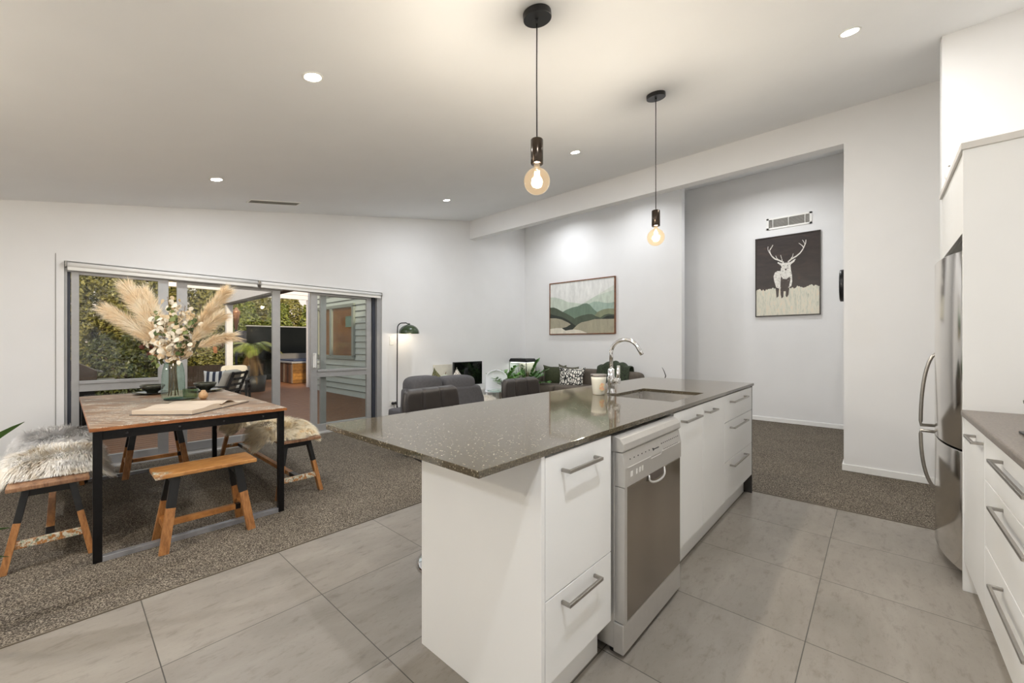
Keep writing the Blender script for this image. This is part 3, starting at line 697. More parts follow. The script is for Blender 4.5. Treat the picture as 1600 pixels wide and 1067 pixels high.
for y in (ty0 + .012, ty1 - .012 - q): MB().box((tx0 + .05, y, .0), (tx1 - .05, y + q, .034)).build('floor_rail', rail_m, t, bevel=.002)
m = MB()
for x in (.25, .49, .72, .95): m.lathe([(.0, -.004), (.005, -.003), (.007, 0)], (x, ty0 + .016, zt - .026), 10, 'y')
m.build('bolt', simple('dull_bolt', srgb(70, 70, 72), .4, .7), t)

# ---- stools and benches (long axis = local x)
def wood_stool(name, lb, L, w, grp, seatm):
    t = thing(name, lb, 'bench', (0, 0, 0), grp); h = .46
    MB().box((-L / 2, -w / 2, h - .023), (L / 2, w / 2, h)).build('seat', seatm, t, bevel=.004)
    for sx in (-1, 1):
        xt, xb = sx * (L / 2 - .10), sx * (L / 2 - .035)
        m = MB(); m.bar((xt, -w * .30, h - .05), (xt, w * .30, h - .05), .042, .05); m.build('top_bar', black_m, t, bevel=.003)
        for sy in (-1, 1):
            a = Vector((xt, sy * w * .27, h - .0235)); b = Vector((xb, sy * w * .53, 0)); k = a.lerp(b, .42)
            m = MB(); m.mat(1); m.bar(a, k, .046, .030, (0, 1, 0)); m.mat(0); m.bar(k, b, .0455, .0295, (0, 1, 0))
            m.build('leg', [legwood_m, black_m], t, bevel=.002)
        kk = .70; xm = xt + (xb - xt) * kk; ym = w * .27 + (w * .53 - w * .27) * kk
        m = MB(); m.bar((xm, -ym, h * (1 - kk)), (xm, ym, h * (1 - kk)), .026, .038); m.build('end_stretcher', distress_m, t, bevel=.002)
    xm = (L / 2 - .10) + .065 * .7
    m = MB(); m.mat(1); m.bar((-xm, 0, .135), (-xm * .8, 0, .135), .036, .034); m.bar((xm * .8, 0, .135), (xm, 0, .135), .036, .034); m.mat(0); m.bar((-xm * .8, 0, .135), (xm * .8, 0, .135), .035, .033)
    m.build('stretcher', [distress_m, black_m], t, bevel=.002)
    return t
G = 'wooden stools around the dining table'
st = wood_stool('wooden_stool', 'short honey-coloured wooden stool at the near end of the dining table', .515, .25, G, m_distress('honey_seat', [srgb(126, 80, 42), srgb(178, 124, 68), srgb(204, 156, 96)]))
st.location = (.615, 3.21, 0)
st2 = copy_tree(st, (.60, 5.16, 0), 0, 'short wooden stool at the far end of the dining table by the doors')
bn = wood_stool('wooden_bench', 'long wooden bench on the left side of the dining table under two sheepskins', 1.76, .31, G, m_distress('brown_seat', [srgb(96, 66, 48), srgb(146, 108, 80), srgb(178, 142, 108)]))
bn.location = (-.048, 4.28, 0); bn.rotation_euler = (0, 0, PI / 2)
bn2 = copy_tree(bn, (1.288, 4.32, 0), PI / 2, 'long wooden bench on the right side of the dining table under two sheepskins')

# ---- sheepskins
def wool_mat(name, stops):
    m, nt, b = nt_new(name); v = coords(nt, (1, 1, 1)); n = noise(nt, v, 9, 3, .6)
    nt.links.new(ramp(nt, n, stops), b.inputs['Base Color']); b.inputs['Roughness'].default_value = .8; b.inputs['Specular IOR Level'].default_value = .15
    return m
wool_w = wool_mat('white_grey_wool', [(.30, srgb(176, 150, 112)), (.42, srgb(226, 218, 204)), (.6, srgb(244, 242, 238)), (.74, srgb(176, 172, 170))])
wool_g = wool_mat('grey_wool', [(.30, srgb(150, 146, 144)), (.45, srgb(216, 214, 212)), (.62, srgb(240, 238, 236)), (.75, srgb(158, 152, 148))])
wool_c = wool_mat('cream_golden_wool', [(.34, srgb(176, 164, 150)), (.46, srgb(234, 220, 190)), (.58, srgb(244, 234, 210)), (.7, srgb(228, 200, 150))])
def sheepskin(lb, cx, cy, hx, hy, sw, mat, seed, n=9000, ln=.068, comb=(0, -1)):
    rnd = random.Random(seed); t = thing('sheepskin', lb, 'sheepskin', (cx, cy, .46), 'sheepskins on the dining benches')
    def P(u, v, k=0):
        r = min(1.0, (abs(u) ** 3 + abs(v) ** 3) ** (1 / 3)); wob = 1 + .05 * math.sin(5 * math.atan2(v, u) + seed)
        x = u * hx * wob; y = v * hy * wob
        h = .02 + .058 * math.sqrt(max(0, 1 - r ** 3)) + .008 * math.sin(9 * u + seed) * math.cos(7 * v)
        over = max(0, abs(x) - sw); z = .462 + h - 1.3 * over
        if over > 0: x = math.copysign(sw + over * .55, x)
        return Vector((cx + x, cy + y, z + k))
    m = MB()
    def disc(top):
        def fn(a, b):
            r = b; th = a * 2 * PI; u, v = math.cos(th), math.sin(th); s = (abs(u) ** 3 + abs(v) ** 3) ** (-1 / 3) * r
            p = P(u * s, v * s)
            if not top: p = p - Vector((0, 0, .012 + (.03 * (1 - r))))
            if not top and abs(p.x - cx) < sw + .004: p.z = max(p.z, .4605)
            return tuple(p)
        return fn
    m.grid(disc(True), 40, 14); m.build('pelt', mat, t)
    vs, fs = [], []
    for i in range(n):
        while True:
            u, v = rnd.uniform(-1, 1), rnd.uniform(-1, 1); r = (abs(u) ** 3 + abs(v) ** 3) ** (1 / 3)
            if r <= 1: break
        if rnd.random() < .22: u /= r; v /= r; r = 1
        p = P(u, v); e = .02; du = P(min(1, u + e), v) - P(max(-1, u - e), v); dv = P(u, min(1, v + e)) - P(u, max(-1, v - e))
        nn = du.cross(dv); nn = nn.normalized() if nn.length > 1e-6 else Vector((0, 0, 1))
        ang = 3 * math.sin(2.3 * u + seed) + 2 * math.cos(2.1 * v + seed * 2); swirl = Vector((math.cos(ang), math.sin(ang), 0)) * .35
        out = Vector((u * hx, v * hy, 0)).normalized() if r > .05 else Vector((0, 0, 0))
        d = (nn * .38 + out * (.25 + .75 * r ** 3) + swirl + Vector((comb[0] * .35, comb[1] * .35, -.1 - .45 * r ** 4)) + Vector((rnd.gauss(0, .13), rnd.gauss(0, .13), rnd.gauss(0, .10)))).normalized()
        l = ln * rnd.uniform(.7, 1.25); w = .0021; s = d.cross(Vector((0, 0, 1)));
        s = s.normalized() * w if s.length > 1e-4 else Vector((w, 0, 0))
        p1 = p + d * l * .5; p2 = p + d * l + Vector((0, 0, -.20 * l))
        if abs(p2.x - cx) < sw + .005: p2.z = max(p2.z, .466)
        if abs(p1.x - cx) < sw + .005: p1.z = max(p1.z, .466)
        o = len(vs); vs += [p - s, p + s, p1 + s * .8, p1 - s * .8, p2]; fs += [(o, o + 1, o + 2, o + 3), (o + 3, o + 2, o + 4)]
    m = MB(); m.add(vs, fs, True); o = m.build('wool', mat, t); return t
sheepskin('white sheepskin with tan fringe on the near end of the left bench', -.03, 3.86, .245, .31, .165, wool_w, 1)
sheepskin('grey-white sheepskin further along the left bench, against the doors', -.03, 4.68, .235, .31, .165, wool_g, 5)
sheepskin('cream sheepskin with grey fringe on the near end of the right bench', 1.262, 3.80, .225, .30, .168, wool_c, 3)
sheepskin('golden sheepskin further along the right bench', 1.262, 4.58, .225, .30, .168, wool_c, 8)

# ================================================================== ON THE TABLE
vx, vy = .625, 4.40
def glass2(name, tint, ior=1.35): return glassy(name, tint, .02, .8, ior)
t = thing('serving_tray', 'thin dark round tray under the glass vase on the dining table', 'tray', (.665, 4.37, tz))
MB().lathe([(0, .0), (.100, 0), (.110, .005), (.107, .007), (.098, .004), (0, .004)], (.665, 4.37, tz), 36).build('plate_disc', simple('dark_tray', srgb(38, 42, 46), .35), t)
t = thing('glass_vase', 'tall ribbed green glass vase holding dried flowers', 'vase', (vx, vy, tz))
vm = simple('vase_tint', srgb(120, 150, 130), .1); vg = glass2('green_vase_glass', (.80, .92, .86), 1.8)
def ribv(r, h, k=0): return (r, h)
m = MB(); n = 56; prof = [(.055, .006), (.072, .012), (.076, .05), (.075, .12), (.074, .19), (.068, .25), (.060, .285), (.057, .30)]
m.grid(lambda u, v: (lambda th, f: (lambda i, k: (lambda r, h: (vx + r * (1 + .06 * math.cos(12 * th)) * math.cos(th), vy + r * (1 + .06 * math.cos(12 * th)) * math.sin(th), tz + h))(prof[i][0] * (1 - k) + prof[i + 1][0] * k, prof[i][1] * (1 - k) + prof[i + 1][1] * k))(min(int(f), len(prof) - 2), f - min(int(f), len(prof) - 2)))(2 * PI * u, v * (len(prof) - 1)), n, 28)
m.build('vessel', vg, t)
MB().lathe([(0, .006), (.056, .006), (.06, .014), (0, .018)], (vx, vy, tz), 28).build('glass_base', glass2('thick_green_glass', (.72, .84, .76)), t)
MB().lathe([(.0555, .297), (.0585, .300), (.0555, .303)], (vx, vy, tz), 28, closed=True).build('rim', glass2('green_rim_glass', (.45, .7, .58)), t)
t = thing('glass_tumbler', 'small squat green glass tumbler beside the vase', 'glass', (.72, 4.28, tz))
MB().lathe([(.0, .009), (.048, .009), (.050, .015), (.053, .088), (.050, .088), (.047, .02), (0, .018)], (.72, 4.28, tz), 30).build('glass_wall', glass2('olive_glass', (.70, .80, .66), 1.7), t)
t = thing('wooden_ornament', 'small round pale wooden ornament next to the green tumbler', 'ornament', (.793, 4.21, tz))
MB().lathe([(0, 0), (.018, .001), (.031, .02), (.033, .036), (.026, .056), (.016, .068), (.016, .076), (.0, .078)], (.793, 4.21, tz), 26).build('turned_body', m_wood('pale_turned_wood', [srgb(176, 134, 92), srgb(210, 170, 124), srgb(226, 192, 150)], (6, 6, 20)), t)
# plates and bowls
pl = simple('black_glaze', srgb(28, 30, 34), .12, coat=.3); bo = simple('dark_green_glaze', srgb(42, 44, 36), .2)
def setting(x, y, l1, l2):
    p = thing('dinner_plate', l1, 'plate', (x, y, tz), 'dinner plates on the dining table')
    MB().lathe([(0, 0), (.085, 0), (.09, .003), (.138, .014), (.140, .018), (.134, .017), (.09, .007), (0, .006)], (x, y, tz), 44).build('dish', pl, p)
    b = thing('soup_bowl', l2, 'bowl', (x, y, tz + .007), 'bowls stacked on the dinner plates')
    MB().lathe([(0, 0), (.04, 0), (.042, .014), (.074, .036), (.093, .075), (.089, .077), (.070, .040), (.03, .018), (0, .016)], (x, y, tz + .007), 40).build('bowl_body', [bo], b)
    MB().lathe([(.0885, .0755), (.091, .079), (.0935, .0755)], (x, y, tz + .007), 40, closed=True).build('rim', simple('olive_rim', srgb(112, 108, 82), .3), b)
setting(.56, 5.00, 'black glazed plate at the far end of the table, left of the vase', 'dark green bowl on the plate left of the vase')
setting(.935, 4.88, 'black glazed plate at the far end of the table, right of the vase', 'dark green bowl on the plate right of the vase')
# open book
bk = thing('open_book', 'large open book with blank cream pages lying on the dining table', 'book', (.78, 3.54, tz)); ROOTLOC[bk.name] = (0, 0, 0); bk.rotation_euler = (0, 0, R(44))
page_m = simple('cream_pages', srgb(206, 190, 170), .6, var=.02); pedge = m_wood('page_edges', [srgb(176, 160, 136), srgb(206, 192, 168), srgb(222, 208, 186)], (1, 1, 160), .7)
H_ = .385
def pages(sgn, wd, th, lift):
    pr_ = [(0, .004)]
    top = []
    for k in range(13):
        s = k / 12; x = sgn * wd * s; z = .004 + th * min(1, (s * 6) ** .7 if s < .17 else 1) + (lift * math.sin(PI * min(1, s * 1.6)) if s < .62 else 0); top.append((x, z))
    return [(0, .004), (sgn * wd, .004)] + top[::-1]
cov = MB(); cov.box((-.305, -.006, 0), (.305, H_ + .006, .004)); cov.build('cover', simple('dark_cover', srgb(44, 40, 42), .5), bk, bevel=.001)
for sgn, th in ((-1, .026), (1, .010)):
    m = MB(); p = pages(sgn, .292, th, .012)
    if sgn > 0: p = p[::-1]
    m.prism(p, 'y', 0, H_); m.build('page_block', page_m, bk)
# curled leaf near the spine
m = MB(); m.grid(lambda u, v: (-.0 + .15 * u, H_ * v, .03 + .022 * math.sin(PI * u) * (1 - .3 * v) - .012 * u), 14, 2); m.build('loose_page', page_m, bk, solid=.0006)

# ---- flowers in the vase
neck = Vector((vx, vy, tz + .295))
def curve_pts(a, b, bend, n=14):
    a = Vector(a); b = Vector(b); c = (a + b) / 2 + Vector(bend)
    return [a * (1 - s) ** 2 + c * 2 * s * (1 - s) + b * s * s for s in [k / n for k in range(n + 1)]]
plume_m = wool_mat('pampas_plume', [(.3, srgb(238, 214, 176)), (.5, srgb(250, 234, 206)), (.7, srgb(254, 246, 228))])
stem_m = simple('dry_stem', srgb(120, 96, 62), .7)
def foot(i): a = i * 2.4; return Vector((vx + .035 * math.cos(a), vy + .035 * math.sin(a), tz + .03))
def pampas(lb, tip, start, seed, wid=.075, n=1500, bend=(0, 0, .05)):
    rnd = random.Random(seed); t = thing('pampas_grass', lb, 'dried grass', tuple(neck), 'pampas plumes in the vase'); t['kind'] = 'thing'
    pts = curve_pts(neck + Vector((rnd.uniform(-.02, .02), rnd.uniform(-.02, .02), 0)), tip, bend, 20)
    MB().tube([foot(seed)] + pts[:14], .0022, 6).build('stem', stem_m, t)
    vs, fs = [], []; N = len(pts) - 1
    for i in range(n):
        s = start + (1 - start) * rnd.random() ** .85; f = s * N; k = min(int(f), N - 1); p = pts[k].lerp(pts[k + 1], f - k); d = (pts[k + 1] - pts[k]).normalized()
        q = (s - start) / (1 - start); w = wid * (math.sin(PI * min(1, .12 + q * .8)) ** .6)
        a = rnd.uniform(0, 2 * PI); o1 = d.orthogonal().normalized(); o2 = d.cross(o1); rad = (o1 * math.cos(a) + o2 * math.sin(a))
        l = rnd.uniform(.6, 1.2) * .11; dd = (d * 1.0 + rad * .55 * rnd.uniform(.2, 1)).normalized(); p0 = p + rad * .003
        p1 = p0 + dd * l * .5 + rad * w * .18; p2 = p0 + dd * l + rad * w * .30 + Vector((0, 0, -.012))
        sv = dd.cross(Vector((rnd.gauss(0, 1), rnd.gauss(0, 1), rnd.gauss(0, 1)))).normalized() * .0013
        o = len(vs); vs += [p0 - sv, p0 + sv, p1 + sv, p1 - sv, p2]; fs += [(o, o + 1, o + 2, o + 3), (o + 3, o + 2, o + 4)]
    m = MB(); m.add(vs, fs, True); m.build('plume', plume_m, t)
# image-right is (+x, -y): horizontal spread vector of the bouquet as seen from the room
Rv = Vector((.6697, -.7426, 0))
def at(r, z, depth=0): return Vector((vx, vy, 0)) + Rv * r + Vector((.7426, .6697, 0)) * depth + Vector((0, 0, z))
pampas('tallest pale pampas plume leaning left out of the vase', at(-.43, 1.70, .05), .30, 1, .17, 3000, (0, 0, .06))
pampas('drooping tan pampas plume lowest on the left of the vase', at(-.50, 1.50, -.05), .30, 2, .13, 2200, (0, 0, .07))
pampas('upper right pampas plume behind the white seed pods', at(.40, 1.66, .05), .40, 3, .09, 1700, (0, 0, .03))
pampas('middle right pampas plume', at(.39, 1.45, 0), .42, 4, .08, 1400, (0, 0, .05))
pampas('thin pampas plume arching out to the far right of the vase', at(.50, 1.285, -.02), .42, 5, .05, 900, (0, 0, .09))
pampas('upright pampas plume fanning between the left plumes', at(-.33, 1.66, .1), .35, 6, .13, 1800, (0, 0, .03))
def sprig(name, lb, cat, grp, tip, seed, matl, n, rad, spread, start=.35, stemm=stem_m, two=None, bend=(0, 0, .03)):
    rnd = random.Random(seed); t = thing(name, lb, cat, tuple(neck), grp)
    pts = curve_pts(neck + Vector((rnd.uniform(-.025, .025), rnd.uniform(-.025, .025), 0)), tip, bend, 16); N = 16
    st_ = MB(); st_.tube([foot(seed)] + pts, .002, 6)
    lf = MB()
    for i in range(n):
        s = start + (1 - start) * (i + .5) / n; f = s * N; k = min(int(f), N - 1); p = pts[k].lerp(pts[k + 1], f - k); d = (pts[k + 1] - pts[k]).normalized()
        v = Vector((rnd.gauss(0, 1), rnd.gauss(0, 1), rnd.gauss(0, .8))); v = (v - d * v.dot(d) * .6).normalized(); c = p + v * spread * rnd.uniform(.35, 1)
        st_.tube([p, c], .0008, 4, False)
        nn = Vector((rnd.gauss(0, .7) - .7, rnd.gauss(0, .7) - .7, rnd.gauss(0, .6))).normalized(); u = nn.orthogonal().normalized(); w = nn.cross(u); r = rad * rnd.uniform(.7, 1.15)
        K = 9; vs = [c + nn * .0015] + [c + (u * math.cos(2 * PI * j / K) + w * math.sin(2 * PI * j / K) * .86) * r + nn * (.12 * r * math.cos(2 * 2 * PI * j / K)) for j in range(K)]
        if two is not None: lf.mat(1 if rnd.random() < .35 else 0)
        lf.add(vs, [(0, 1 + j, 1 + (j + 1) % K) for j in range(K)], True)
    st_.build('stem', stemm, t); lf.build('leaves' if 'euc' in name or 'dark' in name else 'seed_pods', [matl] + ([two] if two else []), t)
luna = simple('translucent_seed_pod', srgb(246, 238, 220), .45, var=.04); luna2 = simple('cream_seed_pod', srgb(234, 212, 176), .5, var=.05)
euc = simple('eucalyptus_green', srgb(78, 96, 52), .5, var=.25, scale=12); eucl = simple('eucalyptus_light', srgb(128, 140, 84), .5, var=.15); red = simple('dark_red_leaf', srgb(86, 44, 30), .5, var=.2); redl = simple('tan_leaf', srgb(176, 118, 76), .5)
GL = 'white seed pod stems in the vase'
LB = ['white seed pod stem rising highest in the bouquet', 'white seed pod stem just left of the middle of the bouquet', 'white seed pod stem right of the middle of the bouquet', 'white seed pod stem low at the front of the bouquet', 'white seed pod stem leaning low left', 'white seed pod stem at the right edge of the pods', 'white seed pod stem deep in the centre of the bouquet', 'white seed pod stem low on the right above the vase rim']
for i, (r, z, dp) in enumerate([(-.05, 1.62, .0), (-.08, 1.44, -.05), (.10, 1.50, -.04), (.03, 1.24, -.10), (-.11, 1.27, -.06), (.20, 1.45, .03), (.06, 1.55, .05), (.14, 1.30, -.06)]):
    sprig('lunaria_stem', LB[i], 'dried flower', GL, at(r, z, dp), 20 + i, luna, 46 if i != 0 else 16, .024, .095 if i else .05, .18 if i > 2 else .40, two=luna2)
GE = 'eucalyptus sprigs in the vase'
LE = ['green eucalyptus sprig arching to the right of the vase', 'green eucalyptus sprig above the vase rim on the right', 'green eucalyptus sprig at the upper left of the bouquet', 'green eucalyptus sprig hanging low left by the vase rim', 'green eucalyptus sprig in the middle of the seed pods']
for i, (r, z, dp) in enumerate([(.22, 1.42, -.05), (.17, 1.22, -.08), (-.14, 1.48, -.06), (-.10, 1.08, -.10), (.10, 1.50, -.10)]):
    sprig('eucalyptus_sprig', LE[i], 'eucalyptus', GE, at(r, z, dp), 40 + i, euc, 15, .021, .045, .45, two=eucl)
for i, (r, z, dp, lb) in enumerate([(-.27, 1.20, .0, 'dark red leafy sprig reaching left of the vase'), (.42, 1.20, .0, 'dark red leafy twig reaching right of the vase')]):
    sprig('dark_leaf_sprig', lb, 'dried leaves', 'dark red sprigs in the vase', at(r, z, dp), 60 + i, red, 13 if i == 0 else 4, .022, .045, .55 if i == 0 else .8, two=redl)
# ================================================================== LOUNGE
fab_b = simple('blue_grey_sofa_fabric', srgb(84, 83, 86), .9, var=.1, scale=40, bumps=.3, bscale=500)
fab_d = simple('brown_grey_sofa_fabric', srgb(92, 84, 75), .9, var=.08, scale=40, bumps=.3, bscale=500)
t = thing('two_seat_sofa', 'blue-grey two-seat sofa seen from behind, facing the tv wall', 'sofa', (3.0, 4.15, 0))
m = MB(); m.box((2.72, 3.75, .08), (3.58, 4.5, .30)); m.build('base', fab_b, t, bevel=.03, seg=3)
m = MB(); m.prism([(2.42, .08), (3.62, .08), (3.55, .56), (3.48, .715), (2.46, .74)], 'y', 3.66, 3.86); m.build('back_frame', fab_b, t, bevel=.035, seg=4)
for x0, x1, z, lb in ((2.50, 2.93, .765, 0), (2.93, 3.44, .745, 0)):
    m = MB(); m.pad(((x0 + x1) / 2, 3.80, z - .05), (x1 - x0, .26, .30), .45, .5, 28, 16); m.build('back_cushion', fab_b, t)
for x in (3.44,): MB().pad((x + .09, 4.18, .34), (.2, .85, .46), .3).build('arm', fab_b, t)
for x in (2.86, 3.25): MB().pad((x, 4.2, .36), (.38, .62, .14), .3).build('seat_cushion', fab_b, t)
for x in (2.76, 3.54):
    for y in (3.80, 4.44): MB().lathe([(.02, 0), (.026, .08)], (x, y, .004), 10).build('leg', black_m, t)
def pattern_mat(name, a, c, scale=26, kind='leaf'):
    m, nt, b = nt_new(name); v = coords(nt, (1, 1, 1)); w = nt.nodes.new('ShaderNodeTexWave'); w.inputs['Scale'].default_value = scale * .55; w.inputs['Distortion'].default_value = 14; w.inputs['Detail'].default_value = 1; w.inputs['Detail Scale'].default_value = 1.6
    nt.links.new(v, w.inputs['Vector']); nt.links.new(ramp(nt, w.outputs['Fac'], [(.30, a), (.36, c)]), b.inputs['Base Color']); b.inputs['Roughness'].default_value = .85; return m
pat_m, nt_, b_ = nt_new('white_black_brush_print'); v_ = coords(nt_, (1, 1, .6)); vo_ = nt_.nodes.new('ShaderNodeTexVoronoi'); vo_.feature = 'DISTANCE_TO_EDGE'; vo_.inputs['Scale'].default_value = 26; nt_.links.new(v_, vo_.inputs['Vector'])
nt_.links.new(ramp(nt_, vo_.outputs['Distance'], [(.10, srgb(30, 31, 30)), (.15, srgb(238, 235, 226))]), b_.inputs['Base Color']); b_.inputs['Roughness'].default_value = .85; green_f = simple('dark_green_velvet', srgb(52, 58, 32), .8, var=.2, scale=30)
geo_m = pattern_mat('black_white_geometric', srgb(48, 46, 44), srgb(232, 226, 214), 34)
def cushion(lb, c, size, rz, tilt, matl, name='cushion', roll=0):
    o = MB(); N = 18; w, h, d = size
    def fn(s):
        def g(u, v):
            x = (u * 2 - 1); z = (v * 2 - 1); e = (1 - abs(x) ** 2.2) * (1 - abs(z) ** 2.2); pin = 1 - .10 * (1 - abs(x) ** 2 * 0) * (1 - (abs(x * z)) ** .6) * 0
            px = x * (1 - .15 * (1 - z * z)); pz = z * (1 - .17 * (1 - x * x))
            return (px * w / 2, s * d / 2 * max(0, e) ** .5, pz * h / 2)
        return g
    o.grid(fn(1), N, N); o.grid(fn(-1), N, N); ob = o.build(name, matl, base=(0, 0, 0), weld=True)
    ob.location = c; ob.rotation_euler = (tilt, roll, rz); tag(ob, lb, 'cushion', 'scatter cushions'); return ob
cushion('dark green leafy-patterned cushion peeking over the left of the blue-grey sofa', (3.12, 4.04, .655), (.40, .40, .14), R(8), R(-12), pattern_mat('green_leaf_print', srgb(40, 44, 26), srgb(110, 110, 74), 30), roll=R(38))
cushion('white cushion with a black geometric pattern peeking over the blue-grey sofa back', (3.47, 4.08, .66), (.36, .36, .14), R(-6), R(-10), geo_m, roll=R(45))
# white fluffy pouf
def fluff(name, lb, cat, c, rx, ry, h, matl, n, seed, ln=.06):
    rnd = random.Random(seed); t = thing(name, lb, cat, c); cc = Vector(c)
    MB().pad((c[0], c[1], c[2] + h / 2), (rx * 2, ry * 2, h), .9, .6, 24, 14).build('pouf_body', matl, t)
    vs, fs = [], []
    for i in range(n):
        th = rnd.uniform(0, 2 * PI); ph = rnd.uniform(-.2, PI / 2); p = cc + Vector((rx * math.cos(ph) ** .6 * math.cos(th) if math.cos(ph) > 0 else 0, ry * abs(math.cos(ph)) ** .6 * math.sin(th), h / 2 + h / 2 * math.copysign(abs(math.sin(ph)) ** .6, ph)))
        nn = (p - cc - Vector((0, 0, h / 2))).normalized(); d = (nn + Vector((rnd.gauss(0, .4), rnd.gauss(0, .4), rnd.gauss(-.2, .3)))).normalized(); s = d.orthogonal().normalized() * .003
        o = len(vs); vs += [p - s, p + s, p + d * ln]; fs.append((o, o + 1, o + 2))
    m = MB(); m.add(vs, fs, True); m.build('wool', matl, t)
fluff('fluffy_pouf', 'white fluffy sheepskin pouf beside the blue-grey sofa', 'pouf', (4.03, 4.18, .004), .17, .17, .46, wool_mat('white_fluff', [(.3, srgb(226, 220, 208)), (.7, srgb(246, 244, 238))]), 1800, 9)

# TV unit, TV, gourd vase
t = thing('tv_cabinet', 'low white tv cabinet against the left wall', 'cabinet', (4.85, 5.38, .004))
MB().box((4.0, 5.15, .05), (5.75, 5.60, .45)).build('body', lam_m, t, bevel=.003); MB().box((4.03, 5.17, .004), (5.72, 5.58, .05)).build('plinth', black_m, t)
for k in range(3): MB().box((4.01 + k * .58, 5.132, .07), (4.575 + k * .58, 5.15, .435)).build('door', lam_m, t, bevel=.002)
t = thing('television', 'black flat-screen television standing on the low white cabinet', 'tv', (4.79, 5.36, .45))
MB().box((4.455, 5.345, .495), (5.115, 5.385, .905)).build('case', black_m, t, bevel=.003)
MB().box((4.467, 5.3435, .51), (5.103, 5.3452, .893)).build('screen', simple('tv_screen', srgb(8, 8, 9), .06, spec=.6), t)
MB().box((4.75, 5.355, .46), (4.82, 5.375, .50)).build('stand_neck', black_m, t); MB().box((4.62, 5.27, .45), (4.95, 5.46, .462)).build('stand_foot', black_m, t, bevel=.003)
t = thing('gourd_vase', 'pale green round ceramic gourd with a dark stem left of the tv', 'ornament', (4.22, 5.28, .45))
MB().lathe([(0, 0), (.05, 0), (.11, .04), (.135, .11), (.12, .19), (.07, .245), (.02, .265), (0, .266)], (4.22, 5.28, .45), 30).build('gourd_body', simple('pale_green_ceramic', srgb(188, 196, 176), .35), t)
MB().tube([(4.22, 5.28, .71), (4.222, 5.28, .735), (4.23, 5.278, .755)], [.006, .005, .006], 8).build('stem', stem_m, t)
t = thing('small_picture', 'small pale square canvas leaning on the wall left of the tv', 'picture', (4.33, 5.59, .45))
MB().box((4.22, 5.59, .451), (4.62, 5.612, .86)).build('canvas_panel', simple('pale_canvas', srgb(224, 220, 206), .8), t, bevel=.002)

# clear plastic chair, glass side table with basket
ghost = glassy('clear_acrylic', (.86, .87, .88), .08, .9, 1.7)
gh2 = bpy.data.materials.new('frosted_acrylic'); gh2.use_nodes = True
b_ = gh2.node_tree.nodes['Principled BSDF']; b_.inputs['Base Color'].default_value = (.88, .90, .94, 1); b_.inputs['Alpha'].default_value = .9; b_.inputs['Roughness'].default_value = .15
t = thing('clear_plastic_chair', 'translucent white plastic chair with a rounded back, right of the tv', 'chair', (4.93, 4.80, .004)); ROOTLOC[t.name] = (0, 0, 0); t.rotation_euler = (0, 0, R(-45))
def back(u, v):
    x = (u * 2 - 1); w = .19 * (1 if v < .55 else math.sqrt(max(0.0, 1 - ((v - .55) / .45) ** 2)) * .98 + .02)
    return (x * w, -.0 + .05 * (1 - x * x) + .03 * v + .16, .42 + .34 * v)
MB().grid(back, 16, 16).build('backrest', gh2, t, solid=.012)
MB().pad((0, .0, .42), (.40, .40, .03), .3).build('seat', gh2, t)
for sx in (-.16, .16):
    for sy in (-.16, .17): MB().tube([(sx, sy, .42), (sx * 1.15, sy * 1.15, 0)], [.016, .01], 10).build('leg', gh2, t)
t = thing('glass_side_table', 'small round glass side table with chrome leg beside the plastic chair', 'side table', (4.62, 4.42, .004))
MB().lathe([(0, 0), (.20, 0), (.203, .004), (.20, .008), (0, .008)], (4.62, 4.42, .478), 40).build('glass_top', glassy('table_glass', (.8, .9, .86), 0, .9), t)
MB().lathe([(.0, 0), (.16, 0), (.16, .008), (.02, .02), (.018, .47), (.03, .474), (0, .474)], (4.62, 4.42, .004), 28).build('pedestal', chrome_m, t)
t = thing('wicker_basket', 'tan wicker basket on a dark low stand behind the bar stools', 'basket', (4.86, 4.42, .24)); wick = pattern_mat('wicker', srgb(120, 76, 34), srgb(206, 150, 86), 60)
MB().lathe([(0, 0), (.12, 0), (.15, .08), (.155, .17), (.14, .17), (.135, .03), (0, .02)], (4.98, 4.45, .25), 30).build('basket_body', wick, t)
t = thing('low_black_stand', 'low black stand under the wicker basket', 'stand', (4.98, 4.45, .004)); MB().box((4.78, 4.25, .225), (5.18, 4.65, .25)).build('shelf_top', black_m, t, bevel=.002)
for x in (4.80, 5.15):
    for y in (4.27, 4.62): MB().box((x - .012, y - .012, .004), (x + .012, y + .012, .226)).build('leg', black_m, t)
t = thing('reed_diffuser', 'small jar of dark upright reeds on the glass side table', 'diffuser', (4.66, 4.40, .486))
MB().lathe([(0, 0), (.026, 0), (.028, .05), (.012, .065), (.012, .075)], (4.66, 4.40, .4865), 16).build('bottle', glassy('clear_bottle', (.9, .92, .92)), t)
m = MB(); rnd = random.Random(4)
for k in range(9): a = rnd.uniform(0, 6.3); m.tube([(4.66, 4.40, .49), (4.66 + .05 * math.cos(a), 4.40 + .05 * math.sin(a), .66 + rnd.uniform(-.03, .02))], .0025, 5)
m.build('reeds', simple('dark_reed', srgb(40, 34, 30), .7), t)

